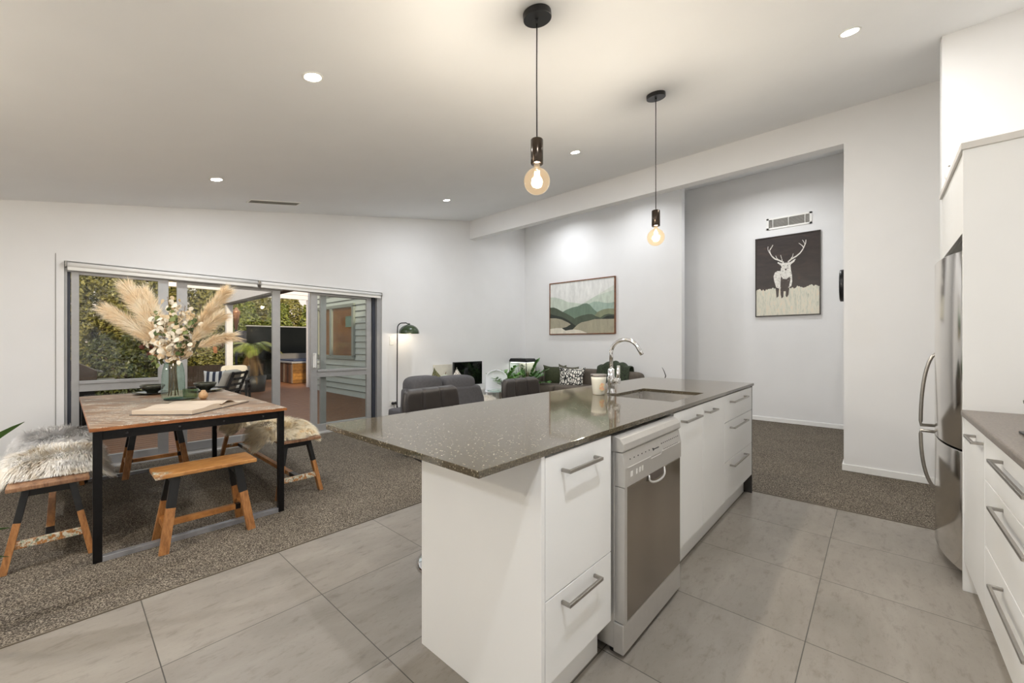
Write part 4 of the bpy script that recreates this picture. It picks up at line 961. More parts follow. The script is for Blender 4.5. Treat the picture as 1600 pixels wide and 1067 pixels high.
# aquarium on its cabinet
t = thing('aquarium_cabinet', 'white cabinet carrying the aquarium in the lounge corner', 'cabinet', (6.28, 5.33, .004)); MB().box((6.08, 5.10, .004), (6.45, 5.60, .50)).build('body', lam_m, t, bevel=.003)
t = thing('aquarium', 'glass fish tank with black rounded hood in the lounge corner', 'aquarium', (6.26, 5.34, .50))
ax0, ax1, ay0, ay1 = 6.09, 6.40, 5.12, 5.57
m = MB(); m.box((ax0, ay0, .50), (ax1, ay1, .52)); m.build('base_frame', black_m, t, bevel=.003)
m = MB()
for a, b in (((ax0, ay0), (ax1, ay0 + .005)), ((ax0, ay1 - .005), (ax1, ay1)), ((ax0, ay0 + .005), (ax0 + .005, ay1 - .005)), ((ax1 - .005, ay0 + .005), (ax1, ay1 - .005))): m.box((a[0], a[1], .52), (b[0], b[1], .85))
m.build('glass_wall', glassy('tank_glass', (.96, .98, .97)), t)
for x in (ax0, ax1 - .008):
    for y in (ay0, ay1 - .008): MB().box((x - .001, y - .001, .52), (x + .009, y + .009, .85)).build('corner_seam', black_m, t)
m = MB(); m.prism([(ay0 - .004, .85), (ay1 + .004, .85), (ay1 + .004, .885), (ay1 - .03, .925), (ay0 + .03, .925), (ay0 - .004, .885)], 'x', ax0 - .004, ax1 + .004); hd = m.build('hood', black_m, t, bevel=.012, seg=3)
MB().box((ax0 + .02, ay0 + .03, .842), (ax1 - .02, ay1 - .03, .848)).build('tank_lamp', emissive('tank_lamp_glow', (1, 1, .94), 3.2), t)
MB().box((ax1 - .012, ay0 + .006, .53), (ax1 - .006, ay1 - .006, .84)).build('rear_panel', simple('tank_rear', srgb(176, 172, 160), .6), t)
MB().box((ax0 + .006, ay0 + .006, .52), (ax1 - .012, ay1 - .006, .56)).build('gravel', simple('tank_gravel', srgb(96, 84, 66), .9, var=.5, scale=200), t)
rnd = random.Random(12); m = MB(); m.mat(0)
for k in range(150):
    x, y = rnd.uniform(ax0 + .03, ax1 - .03), rnd.uniform(ay0 + .02, ay1 - .02); h = rnd.uniform(.06, .22); w = .011; m.mat(0 if rnd.random() < .8 else 1); dx, dy_ = rnd.gauss(0, .015), rnd.gauss(0, .015)
    m.add([(x - w, y - w, .555), (x + w, y + w, .555), (x + dx + w, y + dy_ + w, .555 + h * .6), (x + dx - w, y + dy_ - w, .555 + h * .6), (x + dx * 2, y + dy_ * 2, .555 + h)], [(0, 1, 2, 3), (3, 2, 4)])
m.build('water_plants', [simple('bright_green_weed', srgb(62, 120, 48), .6, var=.2), simple('orange_coral', srgb(206, 120, 60), .6)], t)

# green plants
def leafy(name, lb, cat, c, pot, fronds, seed, leafm, potm, L=.5, lw=.03, pairs=10, grp=None, droop=.35, dirs=None):
    rnd = random.Random(seed); t = thing(name, lb, cat, c, grp); pr_, ph_ = pot
    MB().lathe([(0, 0), (pr_ * .75, 0), (pr_, ph_), (pr_ * .9, ph_), (pr_ * .86, ph_ - .03), (0, ph_ - .03)], c, 26).build('pot', potm, t)
    st_ = MB(); lf = MB(); base = Vector(c) + Vector((0, 0, ph_ - .03))
    for k in range(fronds):
        a = rnd.uniform(0, 2 * PI) if dirs is None else dirs[k % len(dirs)] + rnd.uniform(-.3, .3); l = L * rnd.uniform(.75, 1.1); el = rnd.uniform(.5, 1.25)
        hd_ = Vector((math.cos(a), math.sin(a), 0)); tip = base + hd_ * l * math.cos(el) + Vector((0, 0, l * math.sin(el) - droop * l * math.cos(el)))
        pts = curve_pts(base + hd_ * .02, tip, (0, 0, droop * l * .6), 14); st_.tube(pts, [.005 * (1 - .6 * i / 14) for i in range(15)], 6)
        for i in range(pairs):
            s = .25 + .72 * i / pairs; f = s * 14; q = min(int(f), 13); p = pts[q].lerp(pts[q + 1], f - q); d = (pts[q + 1] - pts[q]).normalized(); side = d.cross(Vector((0, 0, 1))).normalized()
            for sg in (-1, 1):
                ld = (d * .55 + side * sg * .8 + Vector((0, 0, rnd.uniform(-.1, .35)))).normalized(); ll = lw * 2.6 * rnd.uniform(.8, 1.1) * (1 - .35 * abs(s - .6)); wv = ld.cross(Vector((0, 0, 1)) + side * .3).normalized() * lw * .5
                lf.add([p, p + ld * ll * .3 + wv, p + ld * ll * .65 + wv * .8, p + ld * ll, p + ld * ll * .65 - wv * .8, p + ld * ll * .3 - wv], [(0, 1, 2, 3, 4, 5)], True)
    st_.build('stem', simple(name + '_stem', srgb(84, 110, 52), .5), t); lf.build('leaves', leafm, t); return t
zz = simple('glossy_green_leaf', srgb(96, 146, 60), .35, var=.3, scale=14); zz2 = simple('deep_green_leaf', srgb(76, 122, 56), .35, var=.3, scale=14)
PG = 'green pot plants by the aquarium'
leafy('potted_plant', 'bushy green pot plant in front of the aquarium', 'plant', (5.60, 4.72, .004), (.14, .40), 18, 3, zz2, simple('grey_pot', srgb(150, 146, 140), .6), .66, .040, 10, PG)
leafy('potted_plant', 'lighter green arching pot plant between the tv and the aquarium', 'plant', (5.26, 4.98, .004), (.12, .40), 14, 7, zz, simple('white_pot', srgb(222, 220, 214), .4), .62, .040, 9, PG, .4)

# long sofa along the far wall
t = thing('long_sofa', 'long brown-grey sofa along the far wall under the landscape picture', 'sofa', (6.2, 3.85, .004))
MB().box((5.72, 2.86, .06), (6.6, 4.98, .38)).build('base', fab_d, t, bevel=.03, seg=3)
for y0, y1, z in ((2.85, 3.48, .745), (3.48, 4.16, .76), (4.16, 4.84, .765)): MB().pad((6.34, (y0 + y1) / 2, z - .18), (.26, y1 - y0 + .01, .38), .35, .4, 26, 14).build('back_cushion', fab_d, t)
for y0, y1 in ((2.9, 3.55), (3.55, 4.2), (4.2, 4.85)): MB().pad((6.0, (y0 + y1) / 2, .42), (.62, y1 - y0, .16), .25).build('seat_cushion', fab_d, t)
for y in (2.80, 4.96): MB().pad((6.14, y, .36), (.92, .2, .46), .3).build('arm', fab_d, t)
m = MB(); m.box((6.45, 2.86, .1), (6.62, 4.95, .62)); m.build('back_frame', fab_d, t, bevel=.04, seg=3)
for x in (5.78, 6.55):
    for y in (2.9, 4.9): MB().lathe([(.02, 0), (.026, .06)], (x, y, .004), 10).build('leg', black_m, t)
cushion('dark green velvet cushion at the left end of the long sofa', (6.10, 4.44, .60), (.44, .46, .15), R(-62), R(-8), green_f)
cushion('white cushion with a black brush pattern on the long sofa', (6.06, 4.05, .58), (.52, .46, .15), R(-80), R(-10), pat_m)
cushion('second dark cushion corner showing behind the black and white cushion', (6.19, 4.22, .62), (.40, .42, .10), R(-75), R(-6), simple('grey_green_cushion', srgb(88, 86, 72), .85), roll=R(6))
# throw blanket draped over the back
m = MB()
def throw(u, v):
    y = 3.34 - .30 + .60 * u; a = PI * v; rr = .165
    x = 6.33 - math.cos(a) * .17; z = .70 + math.sin(a) * (.13 + .05 * math.sin(PI * u)) - .0
    if v < .3: z -= (.3 - v) * .9; 
    if v > .7: z -= (v - .7) * .6
    f = .012 * math.sin(u * 26 + v * 3)
    return (x + f, y + .06 * (v - .5), z + f + .035 * math.sin(PI * u))
m.grid(throw, 60, 30); tb = m.build('throw_blanket', pattern_mat('striped_green_knit', srgb(30, 38, 26), srgb(54, 64, 44), 30), solid=.012); tag(tb, 'dark green striped throw draped over the back of the long sofa', 'blanket')
t = thing('dark_branch', 'single thin dark branch standing in a slim floor vase by the wall end', 'branch', (6.3, 2.55, .004))
MB().lathe([(0, 0), (.06, 0), (.075, .1), (.06, .3), (.028, .42), (.032, .46)], (6.3, 2.55, .004), 20).build('floor_vase', simple('stone_vase', srgb(120, 114, 108), .6), t)
MB().tube([(6.3, 2.55, .2), (6.3, 2.50, .60), (6.3, 2.455, .72), (6.3, 2.48, .79), (6.3, 2.512, .85)], [.005, .006, .008, .006, .003], 8).build('twig', simple('dark_twig', srgb(58, 52, 46), .7), t)

# floor lamp
lx, ly = 3.40, 5.42
t = thing('floor_lamp', 'slim black floor lamp with a dark green dome shade', 'lamp', (lx, ly, .004))
MB().lathe([(0, 0), (.13, 0), (.13, .012), (.02, .02)], (lx, ly, .004), 30).build('base', black_m, t)
ra = .085
arcp = [(lx + .008, ly, 1.40)] + [(lx + .01 + ra - ra * math.cos(a), ly, 1.455 + ra * math.sin(a)) for a in [PI * .5 * k / 8 for k in range(1, 9)]] + [(lx + .16, ly, 1.545), (lx + .19, ly, 1.53)]
MB().tube([(lx, ly, .02)] + arcp, .0085, 12).build('pole', black_m, t)
sx = lx + .215; gs = simple('green_enamel', srgb(48, 66, 38), .22, var=.2, coat=.4)
ds = [(.155 * math.cos(a), .135 * math.sin(a)) for a in [PI / 2 * k / 12 for k in range(13)]]
MB().lathe([(.155, -.006)] + ds, (sx, ly, 1.385), 40, closed=True).build('lamp_shade', [gs], t, solid=.003)
MB().lathe([(.0, .128), (.02, .132), (.018, .15), (0, .156)], (sx, ly, 1.385), 16).build('shade_cap', black_m, t)
MB().pad((sx, ly, 1.42), (.06, .06, .07), 1, n=16, m=10).build('bulb', emissive('warm_bulb', (1, .82, .6), 12), t)
light('floor_lamp_source', 'POINT', (sx, ly, 1.375), 2.2, (1, .86, .68), .03, t)

# ================================================================== PICTURES
def flat(m, P, poly, off, mi):
    """painted shape on the canvas: polygon in (0..1,0..1) canvas coordinates"""
    m.mat(mi); m.add([P(a, b, off) for a, b in poly], [tuple(range(len(poly)))])
t = thing('landscape_picture', 'framed watercolour of green layered hills on the far wall', 'picture', (PW, 4.21, 1.40))
py0, py1, pz0, pz1 = 3.485, 4.945, 1.40, 2.437; px = PW - .04
tan_f = m_wood('brown_frame_wood', [srgb(84, 52, 32), srgb(124, 78, 48), srgb(140, 92, 58)], (6, 6, 6))
m = MB(); f = .018
for a, b in (((py0, pz0), (py1, pz0 + f)), ((py0, pz1 - f), (py1, pz1)), ((py0, pz0 + f), (py0 + f, pz1 - f)), ((py1 - f, pz0 + f), (py1, pz1 - f))): m.box((px, a[0], a[1]), (PW, b[0], b[1]))
m.build('frame', tan_f, t, bevel=.001)
P = lambda a, b, o: (px + .012 - o, py1 - f - a * (py1 - py0 - 2 * f), pz0 + f + b * (pz1 - pz0 - 2 * f))
washes = [srgb(226, 226, 222), srgb(212, 216, 206), srgb(196, 206, 192), srgb(160, 180, 166), srgb(112, 132, 114), srgb(82, 92, 76), srgb(50, 55, 48), srgb(168, 162, 140), srgb(226, 220, 204), srgb(134, 140, 112)]
def wash(i, c):
    m_, nt, b = nt_new('watercolour_wash_%d' % i); v = coords(nt, (1, 3, 1)); n = noise(nt, v, 5, 5, .6, .5)
    nt.links.new(ramp(nt, n, [(.3, tuple(x * .86 for x in c)), (.7, tuple(min(1, x * 1.12) for x in c))]), b.inputs['Base Color']); b.inputs['Roughness'].default_value = .6; return m_
wm = [wash(i, c) for i, c in enumerate(washes)]
m = MB(); flat(m, P, [(0, 0), (1, 0), (1, 1), (0, 1)], 0, 0)
hills = [([(0, .70), (.1, .69), (.22, .64), (.4, .60), (.52, .56), (.62, .62), (.78, .72), (1, .86)], 1), ([(0, .735), (.08, .73), (.2, .68), (.3, .61), (.45, .575), (.53, .56), (.58, .58), (.72, .68), (.9, .74), (1, .77)], 2),
         ([(.45, .40), (.55, .47), (.63, .55), (.7, .585), (.78, .58), (.86, .55), (.92, .54), (1, .55)], 3), ([(.2, .42), (.26, .46), (.36, .50), (.46, .52), (.54, .56), (.6, .565), (.65, .53), (.7, .45), (.76, .38), (1, .3)], 4),
         ([(.70, .30), (.76, .39), (.84, .43), (.92, .44), (1, .43)], 9),
         ([(0, .53), (.06, .53), (.12, .50), (.2, .44), (.28, .39), (.36, .33), (.44, .26), (.5, .2)], 5), ([(.36, .2), (.42, .30), (.52, .34), (.62, .36), (.68, .355), (.74, .31), (.8, .285), (.86, .33), (.92, .345), (1, .33)], 5),
         ([(0, .40), (.08, .37), (.2, .33), (.32, .25), (.4, .17), (.44, .14)], 6), ([(.66, .24), (.74, .27), (.82, .26), (.9, .31), (.95, .32), (1, .31)], 6),
         ([(0, .315), (.1, .31), (.2, .28), (.3, .22), (.35, .18), (.28, .13), (.2, .11)], 7), ([(.38, .08), (.46, .17), (.52, .21), (.62, .23), (.72, .26), (.86, .255), (1, .25)], 7),
         ([(0, .10), (.12, .115), (.2, .11), (.26, .06), (.4, .08), (.5, .06), (.6, .01)], 8)]
for k, (line, mi) in enumerate(hills):
    flat(m, P, [(line[0][0], 0)] + line + [(line[-1][0], 0)], .0006 * (k + 1), mi)
m.build('canvas', wm, t)
# stag picture
t = thing('stag_picture', 'tall framed painting of a white stag on dark brown in the hall', 'picture', (HB, 1.04, 1.65))
qy0, qy1, qz0, qz1 = .62, 1.455, 1.65, 2.89; qx = HB - .035; f = .014
m = MB()
for a, b in (((qy0, qz0), (qy1, qz0 + f)), ((qy0, qz1 - f), (qy1, qz1)), ((qy0, qz0 + f), (qy0 + f, qz1 - f)), ((qy1 - f, qz0 + f), (qy1, qz1 - f))): m.box((qx, a[0], a[1]), (HB, b[0], b[1]))
m.build('frame', simple('dark_frame', srgb(52, 44, 38), .4), t, bevel=.001)
P2 = lambda a, b, o: (qx + .010 - o, qy1 - f - a * (qy1 - qy0 - 2 * f), qz0 + f + b * (qz1 - qz0 - 2 * f))
def paint(nm, stops, scale, sc):
    m_, nt, b = nt_new(nm); v = coords(nt, scale); n = noise(nt, v, sc, 6, .7, .8); nt.links.new(ramp(nt, n, stops), b.inputs['Base Color']); b.inputs['Roughness'].default_value = .35; return m_
pb = paint('dark_brown_paint', [(.3, srgb(30, 24, 22)), (.6, srgb(54, 42, 38)), (.8, srgb(96, 62, 46))], (1, 1, 3), 3); pg = paint('pale_grass_paint', [(.3, srgb(176, 178, 162)), (.5, srgb(214, 212, 196)), (.7, srgb(226, 208, 184))], (1, 12, 2), 4); pw = paint('white_stag_paint', [(.34, srgb(60, 50, 46)), (.44, srgb(214, 210, 202)), (.7, srgb(240, 238, 232))], (1, 1, 1), 40); pd = paint('stag_shadow_paint', [(.3, srgb(40, 32, 28)), (.62, srgb(66, 54, 48)), (.7, srgb(170, 164, 156))], (1, 1, 1), 30)
m = MB(); flat(m, P2, [(0, 0), (1, 0), (1, 1), (0, 1)], 0, 0)
rnd = random.Random(3); g = [(0, 0)] + [(k / 60, .325 + .010 * math.sin(k * .5) + rnd.uniform(0, .028)) for k in range(61)] + [(1, 0)]; flat(m, P2, g, .0006, 1)
flat(m, P2, [(.30, .44), (.29, .50), (.31, .545), (.35, .565), (.42, .56), (.44, .40), (.40, .33), (.34, .34)], .0012, 2)           # flank
flat(m, P2, [(.41, .60), (.40, .52), (.37, .44), (.37, .36), (.43, .335), (.52, .335), (.575, .36), (.59, .42), (.585, .5), (.57, .56), (.565, .61)], .0018, 2)      # neck and chest
flat(m, P2, [(.41, .50), (.44, .46), (.50, .45), (.55, .48), (.56, .44), (.54, .36), (.50, .30), (.44, .30), (.40, .36)], .0022, 3)      # dark chest
for lg in ([(.32, .36), (.38, .34), (.37, .24), (.34, .22), (.33, .30)], [(.40, .34), (.455, .33), (.45, .23), (.42, .21), (.405, .26)], [(.49, .33), (.545, .34), (.53, .25), (.505, .22), (.485, .24)]): flat(m, P2, lg, .0024, 3)
flat(m, P2, [(.42, .66), (.55, .66), (.57, .63), (.545, .585), (.515, .555), (.485, .55), (.455, .56), (.43, .59), (.41, .63)], .0028, 2)      # head
flat(m, P2, [(.425, .655), (.36, .68), (.355, .665), (.40, .635), (.425, .63)], .0030, 2); flat(m, P2, [(.55, .655), (.62, .69), (.645, .695), (.62, .66), (.56, .63)], .0030, 2)   # ears
flat(m, P2, [(.47, .585), (.505, .585), (.50, .57), (.487, .563), (.475, .57)], .0034, 3)
for e_ in ((.448, .625), (.52, .625)): flat(m, P2, [(e_[0] - .01, e_[1]), (e_[0], e_[1] + .007), (e_[0] + .01, e_[1]), (e_[0], e_[1] - .005)], .0034, 3)
def antler(pts, w0, w1):
    L_ = len(pts); up_, dn = [], []
    for i, p in enumerate(pts):
        a = pts[max(0, i - 1)]; b = pts[min(L_ - 1, i + 1)]; dx, dz = b[0] - a[0], b[1] - a[1]; l = math.hypot(dx, dz) or 1; w = w0 + (w1 - w0) * i / (L_ - 1); up_.append((p[0] - dz / l * w, p[1] + dx / l * w)); dn.append((p[0] + dz / l * w, p[1] - dx / l * w))
    for i in range(L_ - 1): flat(m, P2, [dn[i], dn[i + 1], up_[i + 1], up_[i]], .0016 + .00004 * i, 2)
antler([(.455, .665), (.38, .70), (.31, .725), (.265, .76), (.235, .80), (.225, .84), (.255, .875), (.28, .905)], .010, .006); antler([(.235, .80), (.205, .835), (.195, .865), (.20, .895)], .007, .003); antler([(.39, .695), (.345, .725), (.325, .765)], .006, .003); antler([(.44, .67), (.42, .72), (.405, .765)], .006, .003)
antler([(.52, .665), (.58, .70), (.65, .725), (.71, .76), (.75, .80), (.775, .84), (.795, .875), (.80, .915)], .010, .006); antler([(.765, .825), (.735, .855), (.69, .885)], .007, .003); antler([(.785, .86), (.765, .895), (.745, .92)], .006, .003); antler([(.56, .69), (.595, .73), (.605, .765)], .006, .003)
m.build('canvas', [pb, pg, pw, pd], t)

# ================================================================== PENDANTS
bulbglass = glassy('bulb_glass', (.84, .72, .56), 0, .7, 1.3)
_nt = bulbglass.node_tree; _mx = [n for n in _nt.nodes if n.type == 'MIX_SHADER'][0]; _o = [n for n in _nt.nodes if n.type == 'OUTPUT_MATERIAL'][0]
_e = _nt.nodes.new('ShaderNodeEmission'); _e.inputs[0].default_value = (1, .80, .56, 1); _e.inputs[1].default_value = .20; _ad = _nt.nodes.new('ShaderNodeAddShader')
_nt.links.new(_mx.outputs[0], _ad.inputs[0]); _nt.links.new(_e.outputs[0], _ad.inputs[1]); _nt.links.new(_ad.outputs[0], _o.inputs[0])
fil = emissive('filament_glow', (1, .84, .60), 60)
def pendant(lb, x, y, zb, pw=31):
    t = thing('pendant_light', lb, 'pendant light', (x, y, cz(x)), 'pendant lights over the island'); zc = cz(x)
    m = MB(); n = 40; rr = .068; vs = []
    for k in range(n): a = 2 * PI * k / n; vs.append((x + rr * math.cos(a), y + rr * math.sin(a), cz(x + rr * math.cos(a)) - .0005))
    for k in range(n): a = 2 * PI * k / n; vs.append((x + rr * math.cos(a) + .0045, y + rr * math.sin(a), cz(x + rr * math.cos(a)) - .029))
    m.add(vs, [tuple(range(n)), tuple(range(2 * n - 1, n - 1, -1))] + [(k, n + k, n + (k + 1) % n, (k + 1) % n) for k in range(n)]); m.build('ceiling_rose', black_m, t, bevel=.002)
    z1 = zb + .265; MB().lathe([(.006, -.055), (.008, -.03), (.008, -.0)], (x, y, zc), 14).build('cord_grip', black_m, t)
    MB().tube([(x, y, zc - .05), (x - .002, y, (zc + z1) / 2), (x, y, z1 - .002)], .0032, 8).build('cord', black_m, t)
    MB().lathe([(.0, .265), (.028, .265), (.030, .262), (.030, .148), (.028, .146), (.0, .146)], (x, y, zb), 32).build('socket', nickel_m, t)
    R0 = .0475; pr = [(.0, 0)] + [(R0 * math.sin(a), .0475 - R0 * math.cos(a)) for a in [PI * k / 20 for k in range(1, 17)]] + [(.016, .104), (.0135, .118), (.0135, .146)]
    pr = [(r * 1.33, h * 1.33 if h < .1 else h) for r, h in pr[:17]] + [(.018, .126), (.0135, .136), (.0135, .146)]
    b = MB().lathe(pr, (x, y, zb), 36, closed=True).build('bulb', bulbglass, t)
    fm = MB()
    for k in range(6): a = k * PI / 3; fm.tube([(x + .010 * math.cos(a), y + .010 * math.sin(a), zb + .105), (x + .015 * math.cos(a), y + .015 * math.sin(a), zb + .04)], .0016, 5)
    fm.build('filament', fil, t)
    MB().lathe([(.0, .03), (.004, .032), (.006, .11), (.012, .146)], (x, y, zb), 10).build('glass_stem', glassy('stem_glass', (.95, .95, .92)), t)
    light('pendant_source', 'POINT', (x, y, zb + .07), pw, (.965, .998, 1.045), .03, t)
pendant('black pendant light with a globe bulb nearest the camera', 1.538, 1.225, 1.950)
pendant('black pendant light with a globe bulb further along the island', 2.99, 1.24, 1.963)
pendant('added unseen pendant light with a globe bulb, fill light from behind the camera', -1.3, 2.6, 1.80, 64)  # added pendant out of view, brightens the left ceiling and wall

# ---- corner plant whose leaf tips reach into the left of the picture
t = thing('corner_plant', 'green strap-leaved plant whose leaf tips enter at the left edge', 'plant', (-.62, 2.85, .004))
MB().lathe([(0, 0), (.12, 0), (.15, .30), (.14, .30), (.135, .27), (0, .27)], (-.62, 2.85, .004), 28).build('pot', white_m, t)
lf = MB(); base = Vector((-.62, 2.85, .28)); rnd = random.Random(5)
tips = [(-.105, 2.62, .905), (-.142, 2.63, .478), (-.143, 2.60, .37), (-.75, 2.5, 1.0), (-.95, 2.8, .9), (-.7, 3.2, .95), (-.5, 2.3, .9), (-.45, 2.75, 1.1), (-.85, 3.1, .7), (-.3, 3.15, 1.0)]
for k, tp in enumerate(tips):
    pts = curve_pts(base, tp, (0, 0, .14 if k not in (1, 2) else .10), 16); wv = (Vector(tp) - base).cross(Vector((0, 0, 1))).normalized(); upv = Vector((0, 0, 1))
    o = len(lf.v); wmx = .034
    for i, p in enumerate(pts):
        w = wmx * math.sin(PI * min(1, .12 + .88 * i / 16)) ** .7 if i < 16 else .001
        tl = wv * .7 + upv * .7
        lf.v += [tuple(p - tl * w), tuple(p - upv * w * .15), tuple(p + tl * w)]
    for i in range(16):
        for j in range(2): lf.f.append([o + i * 3 + j, o + i * 3 + j + 1, o + i * 3 + j + 4, o + i * 3 + j + 3]); lf.mi.append(0); lf.sm.append(True)
lf.build('leaves', simple('bright_strap_leaf', srgb(60, 96, 34), .35, var=.3, scale=10), t)
# ================================================================== OUTSIDE
def m_deck():
    m, nt, b = nt_new('deck_boards'); tc = nt.nodes.new('ShaderNodeTexCoord'); sp = nt.nodes.new('ShaderNodeSeparateXYZ'); nt.links.new(tc.outputs['Object'], sp.inputs[0])
    v = coords(nt, (.8, 14, 1)); n1 = noise(nt, v, 5, 5, .6); nt.links.new(ramp(nt, n1, [(.3, srgb(92, 58, 36)), (.55, srgb(134, 88, 56)), (.75, srgb(164, 116, 78))]), b.inputs['Base Color']); b.inputs['Roughness'].default_value = .45; return m
deck_m = m_deck()
m = MB(); y = W + .165; 
while y < 16.4: m.box((-3.2, y, -.07), (8.5, y + .126, -.035)); y += .140
struct(m.build('floor_deck', deck_m, base=(2, 10, -.035)))
struct(MB().box((-8, W + .17, -.4), (14, 26, -.09)).build('ground', simple('dark_soil', srgb(46, 40, 34), .9, var=.2)))
# neighbouring wing with weatherboards and window
wb = simple('pale_green_weatherboard', srgb(208, 214, 208), .55, var=.02, scale=2); WX = 4.65
struct(MB().box((WX, W + .17, -.09), (8.5, 11.6, 2.98)).build('wall_wing', simple('wing_core', srgb(180, 190, 186), .7)))
m = MB(); z = -.04
while z < 2.9: m.prism([(WX - .028, z), (WX + .002, z), (WX + .002, z + .150), (WX - .010, z + .150)], 'y', W + .175, 11.6); z += .145
struct(m.build('wall_weatherboards', wb))
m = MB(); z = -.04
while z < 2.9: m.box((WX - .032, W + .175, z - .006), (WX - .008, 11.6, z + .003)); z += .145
struct(m.build('board_shadow_strips', simple('painted_board_shadow', srgb(84, 92, 90), .8)))  # dark strips stand in for the shadow lines under the boards
wt = sthing('window_1', (WX, 10.0, .9)); wy0, wy1, wz0, wz1 = 9.20, 11.15, .90, 2.13
m = MB(); F = .07
for a, b in (((wy0 - .05, wz0 - .05), (wy1 + .05, wz0 + .03)), ((wy0 - .05, wz1 - .03), (wy1 + .05, wz1 + .05)), ((wy0 - .05, wz0), (wy0 + .05, wz1)), ((wy1 - .05, wz0), (wy1 + .05, wz1)), ((10.3, wz0), (10.42, wz1))): m.box((WX - .075, a[0], a[1]), (WX - .01, b[0], b[1]))
m.build('window_frame', simple('sage_window_frame', srgb(150, 156, 148), .5), wt, bevel=.004)
MB().box((WX - .045, wy0, wz0), (WX - .04, wy1, wz1)).build('glass', glassy('window_glass', (.95, .95, .93), .0, .9), wt)
MB().box((WX - .036, wy0, wz0), (WX - .03, wy1, wz1)).build('blind', simple('amber_lit_blind', srgb(172, 112, 58), .7, var=.2, scale=3), wt)  # warm lit look of the window is put into the blind's colour
m = MB(); m.box((WX - .0385, wy0 + .06, 1.62), (WX - .0365, wy0 + .42, 1.88)); m.build('siding_reflection', simple('teal_reflection_paint', srgb(142, 178, 172), .5), wt)  # teal patch paints the siding's reflection in the window
struct(MB().box((WX - .07, 11.55, -.05), (WX + .05, 11.68, 2.95)).build('trim_3', simple('corner_board', srgb(206, 210, 208), .5)))
# pergola: posts and beams (one white structure)
pw_ = simple('white_painted_timber', srgb(232, 230, 234), .5, var=.03)
t = thing('pergola', 'white painted timber pergola over the deck outside', 'pergola', (3.7, 11.9, -.035))
MB().box((2.66, 11.70, -.035), (2.79, 11.83, 2.22)).build('post', pw_, t, bevel=.004); MB().box((4.70, 12.10, -.035), (4.82, 12.22, 2.46)).build('post', pw_, t, bevel=.004)
MB().box((2.66, 6.9, 2.20), (2.78, 11.95, 2.56)).build('beam', pw_, t, bevel=.004)
MB().box((2.645, 6.9, 2.165), (2.795, 11.95, 2.199)).build('soffit_strip', simple('dark_strip', srgb(70, 62, 56), .6), t)
m = MB()
for k in range(3): m.box((2.80, 12.10, 2.46 + k * .125), (5.1, 12.16, 2.46 + k * .125 + .118))
m.build('fascia_board', pw_, t, bevel=.004)
MB().box((1.55, 11.72, 2.50), (2.65, 11.80, 2.60)).build('beam', pw_, t, bevel=.004)
# hot tub
t = thing('hot_tub', 'square hot tub clad in reclaimed timber with a blue-grey cover', 'hot tub', (5.9, 14.5, -.035))
MB().box((4.82, 13.55, -.03), (6.9, 15.3, .62)).build('inner_body', simple('tub_core', srgb(40, 34, 30), .8), t)
m = MB(); rnd = random.Random(2); x = 13.52
while x < 15.2: m.mat(rnd.randint(0, 2)); w = rnd.uniform(.11, .2); m.box((4.785, x, -.02), (4.82, x + w - .008, .60)); x += w
m.build('upright_cladding', [simple('grey_board', srgb(134, 116, 100), .8, var=.2), simple('brown_board', srgb(96, 64, 44), .8, var=.2), simple('dark_board', srgb(70, 48, 36), .8, var=.2)], t)
m = MB(); z = -.02
while z < .58: m.mat(rnd.randint(0, 1)); m.box((4.80, 13.51, z), (6.9, 13.55, z + .098)); z += .103
m.build('side_cladding', [simple('golden_board', srgb(150, 106, 48), .8, var=.3, scale=14), simple('amber_board', srgb(116, 80, 34), .8, var=.3, scale=14)], t)
MB().box((4.76, 13.49, .60), (6.95, 15.33, .655)).build('rim', simple('grey_rim', srgb(150, 150, 152), .4), t, bevel=.01)
MB().box((4.84, 13.56, .655), (6.88, 15.26, .70)).build('water_cover', simple('blue_cover', srgb(44, 56, 84), .25), t, bevel=.015)
MB().box((4.80, 15.26, .655), (6.92, 15.32, .88)).build('cover_lifter', simple('grey_boards2', srgb(104, 102, 100), .6), t)
# privacy screen of black panels
t = thing('privacy_screen', 'dark glossy screen panels with a pale top rail behind the hot tub', 'screen', (5.4, 15.7, -.035))
bs = simple('black_screen_panel', srgb(16, 17, 16), .12, var=.3, scale=4)
for k in range(3): MB().box((4.12 + k * 1.02, 15.66, -.03), (5.12 + k * 1.02, 15.69, 1.80)).build('panel', bs, t)
MB().box((4.1, 15.65, 1.80), (7.2, 15.71, 1.835)).build('top_rail', alu_m, t)
# dark fence
t = thing('paling_fence', 'low dark brown paling fence below the hedge', 'fence', (1.0, 13.9, -.09))
m = MB(); x = -2.6; rnd = random.Random(8)
while x < 4.0: m.box((x, 13.8, -.09), (x + .10, 13.82, .62 + rnd.uniform(-.01, .01))); x += .106
m.build('palings', simple('dark_paling', srgb(44, 32, 26), .8, var=.3, scale=10), t); MB().box((-2.6, 13.82, .45), (4.0, 13.87, .53)).build('rail', simple('dark_rail', srgb(40, 30, 25), .8), t)
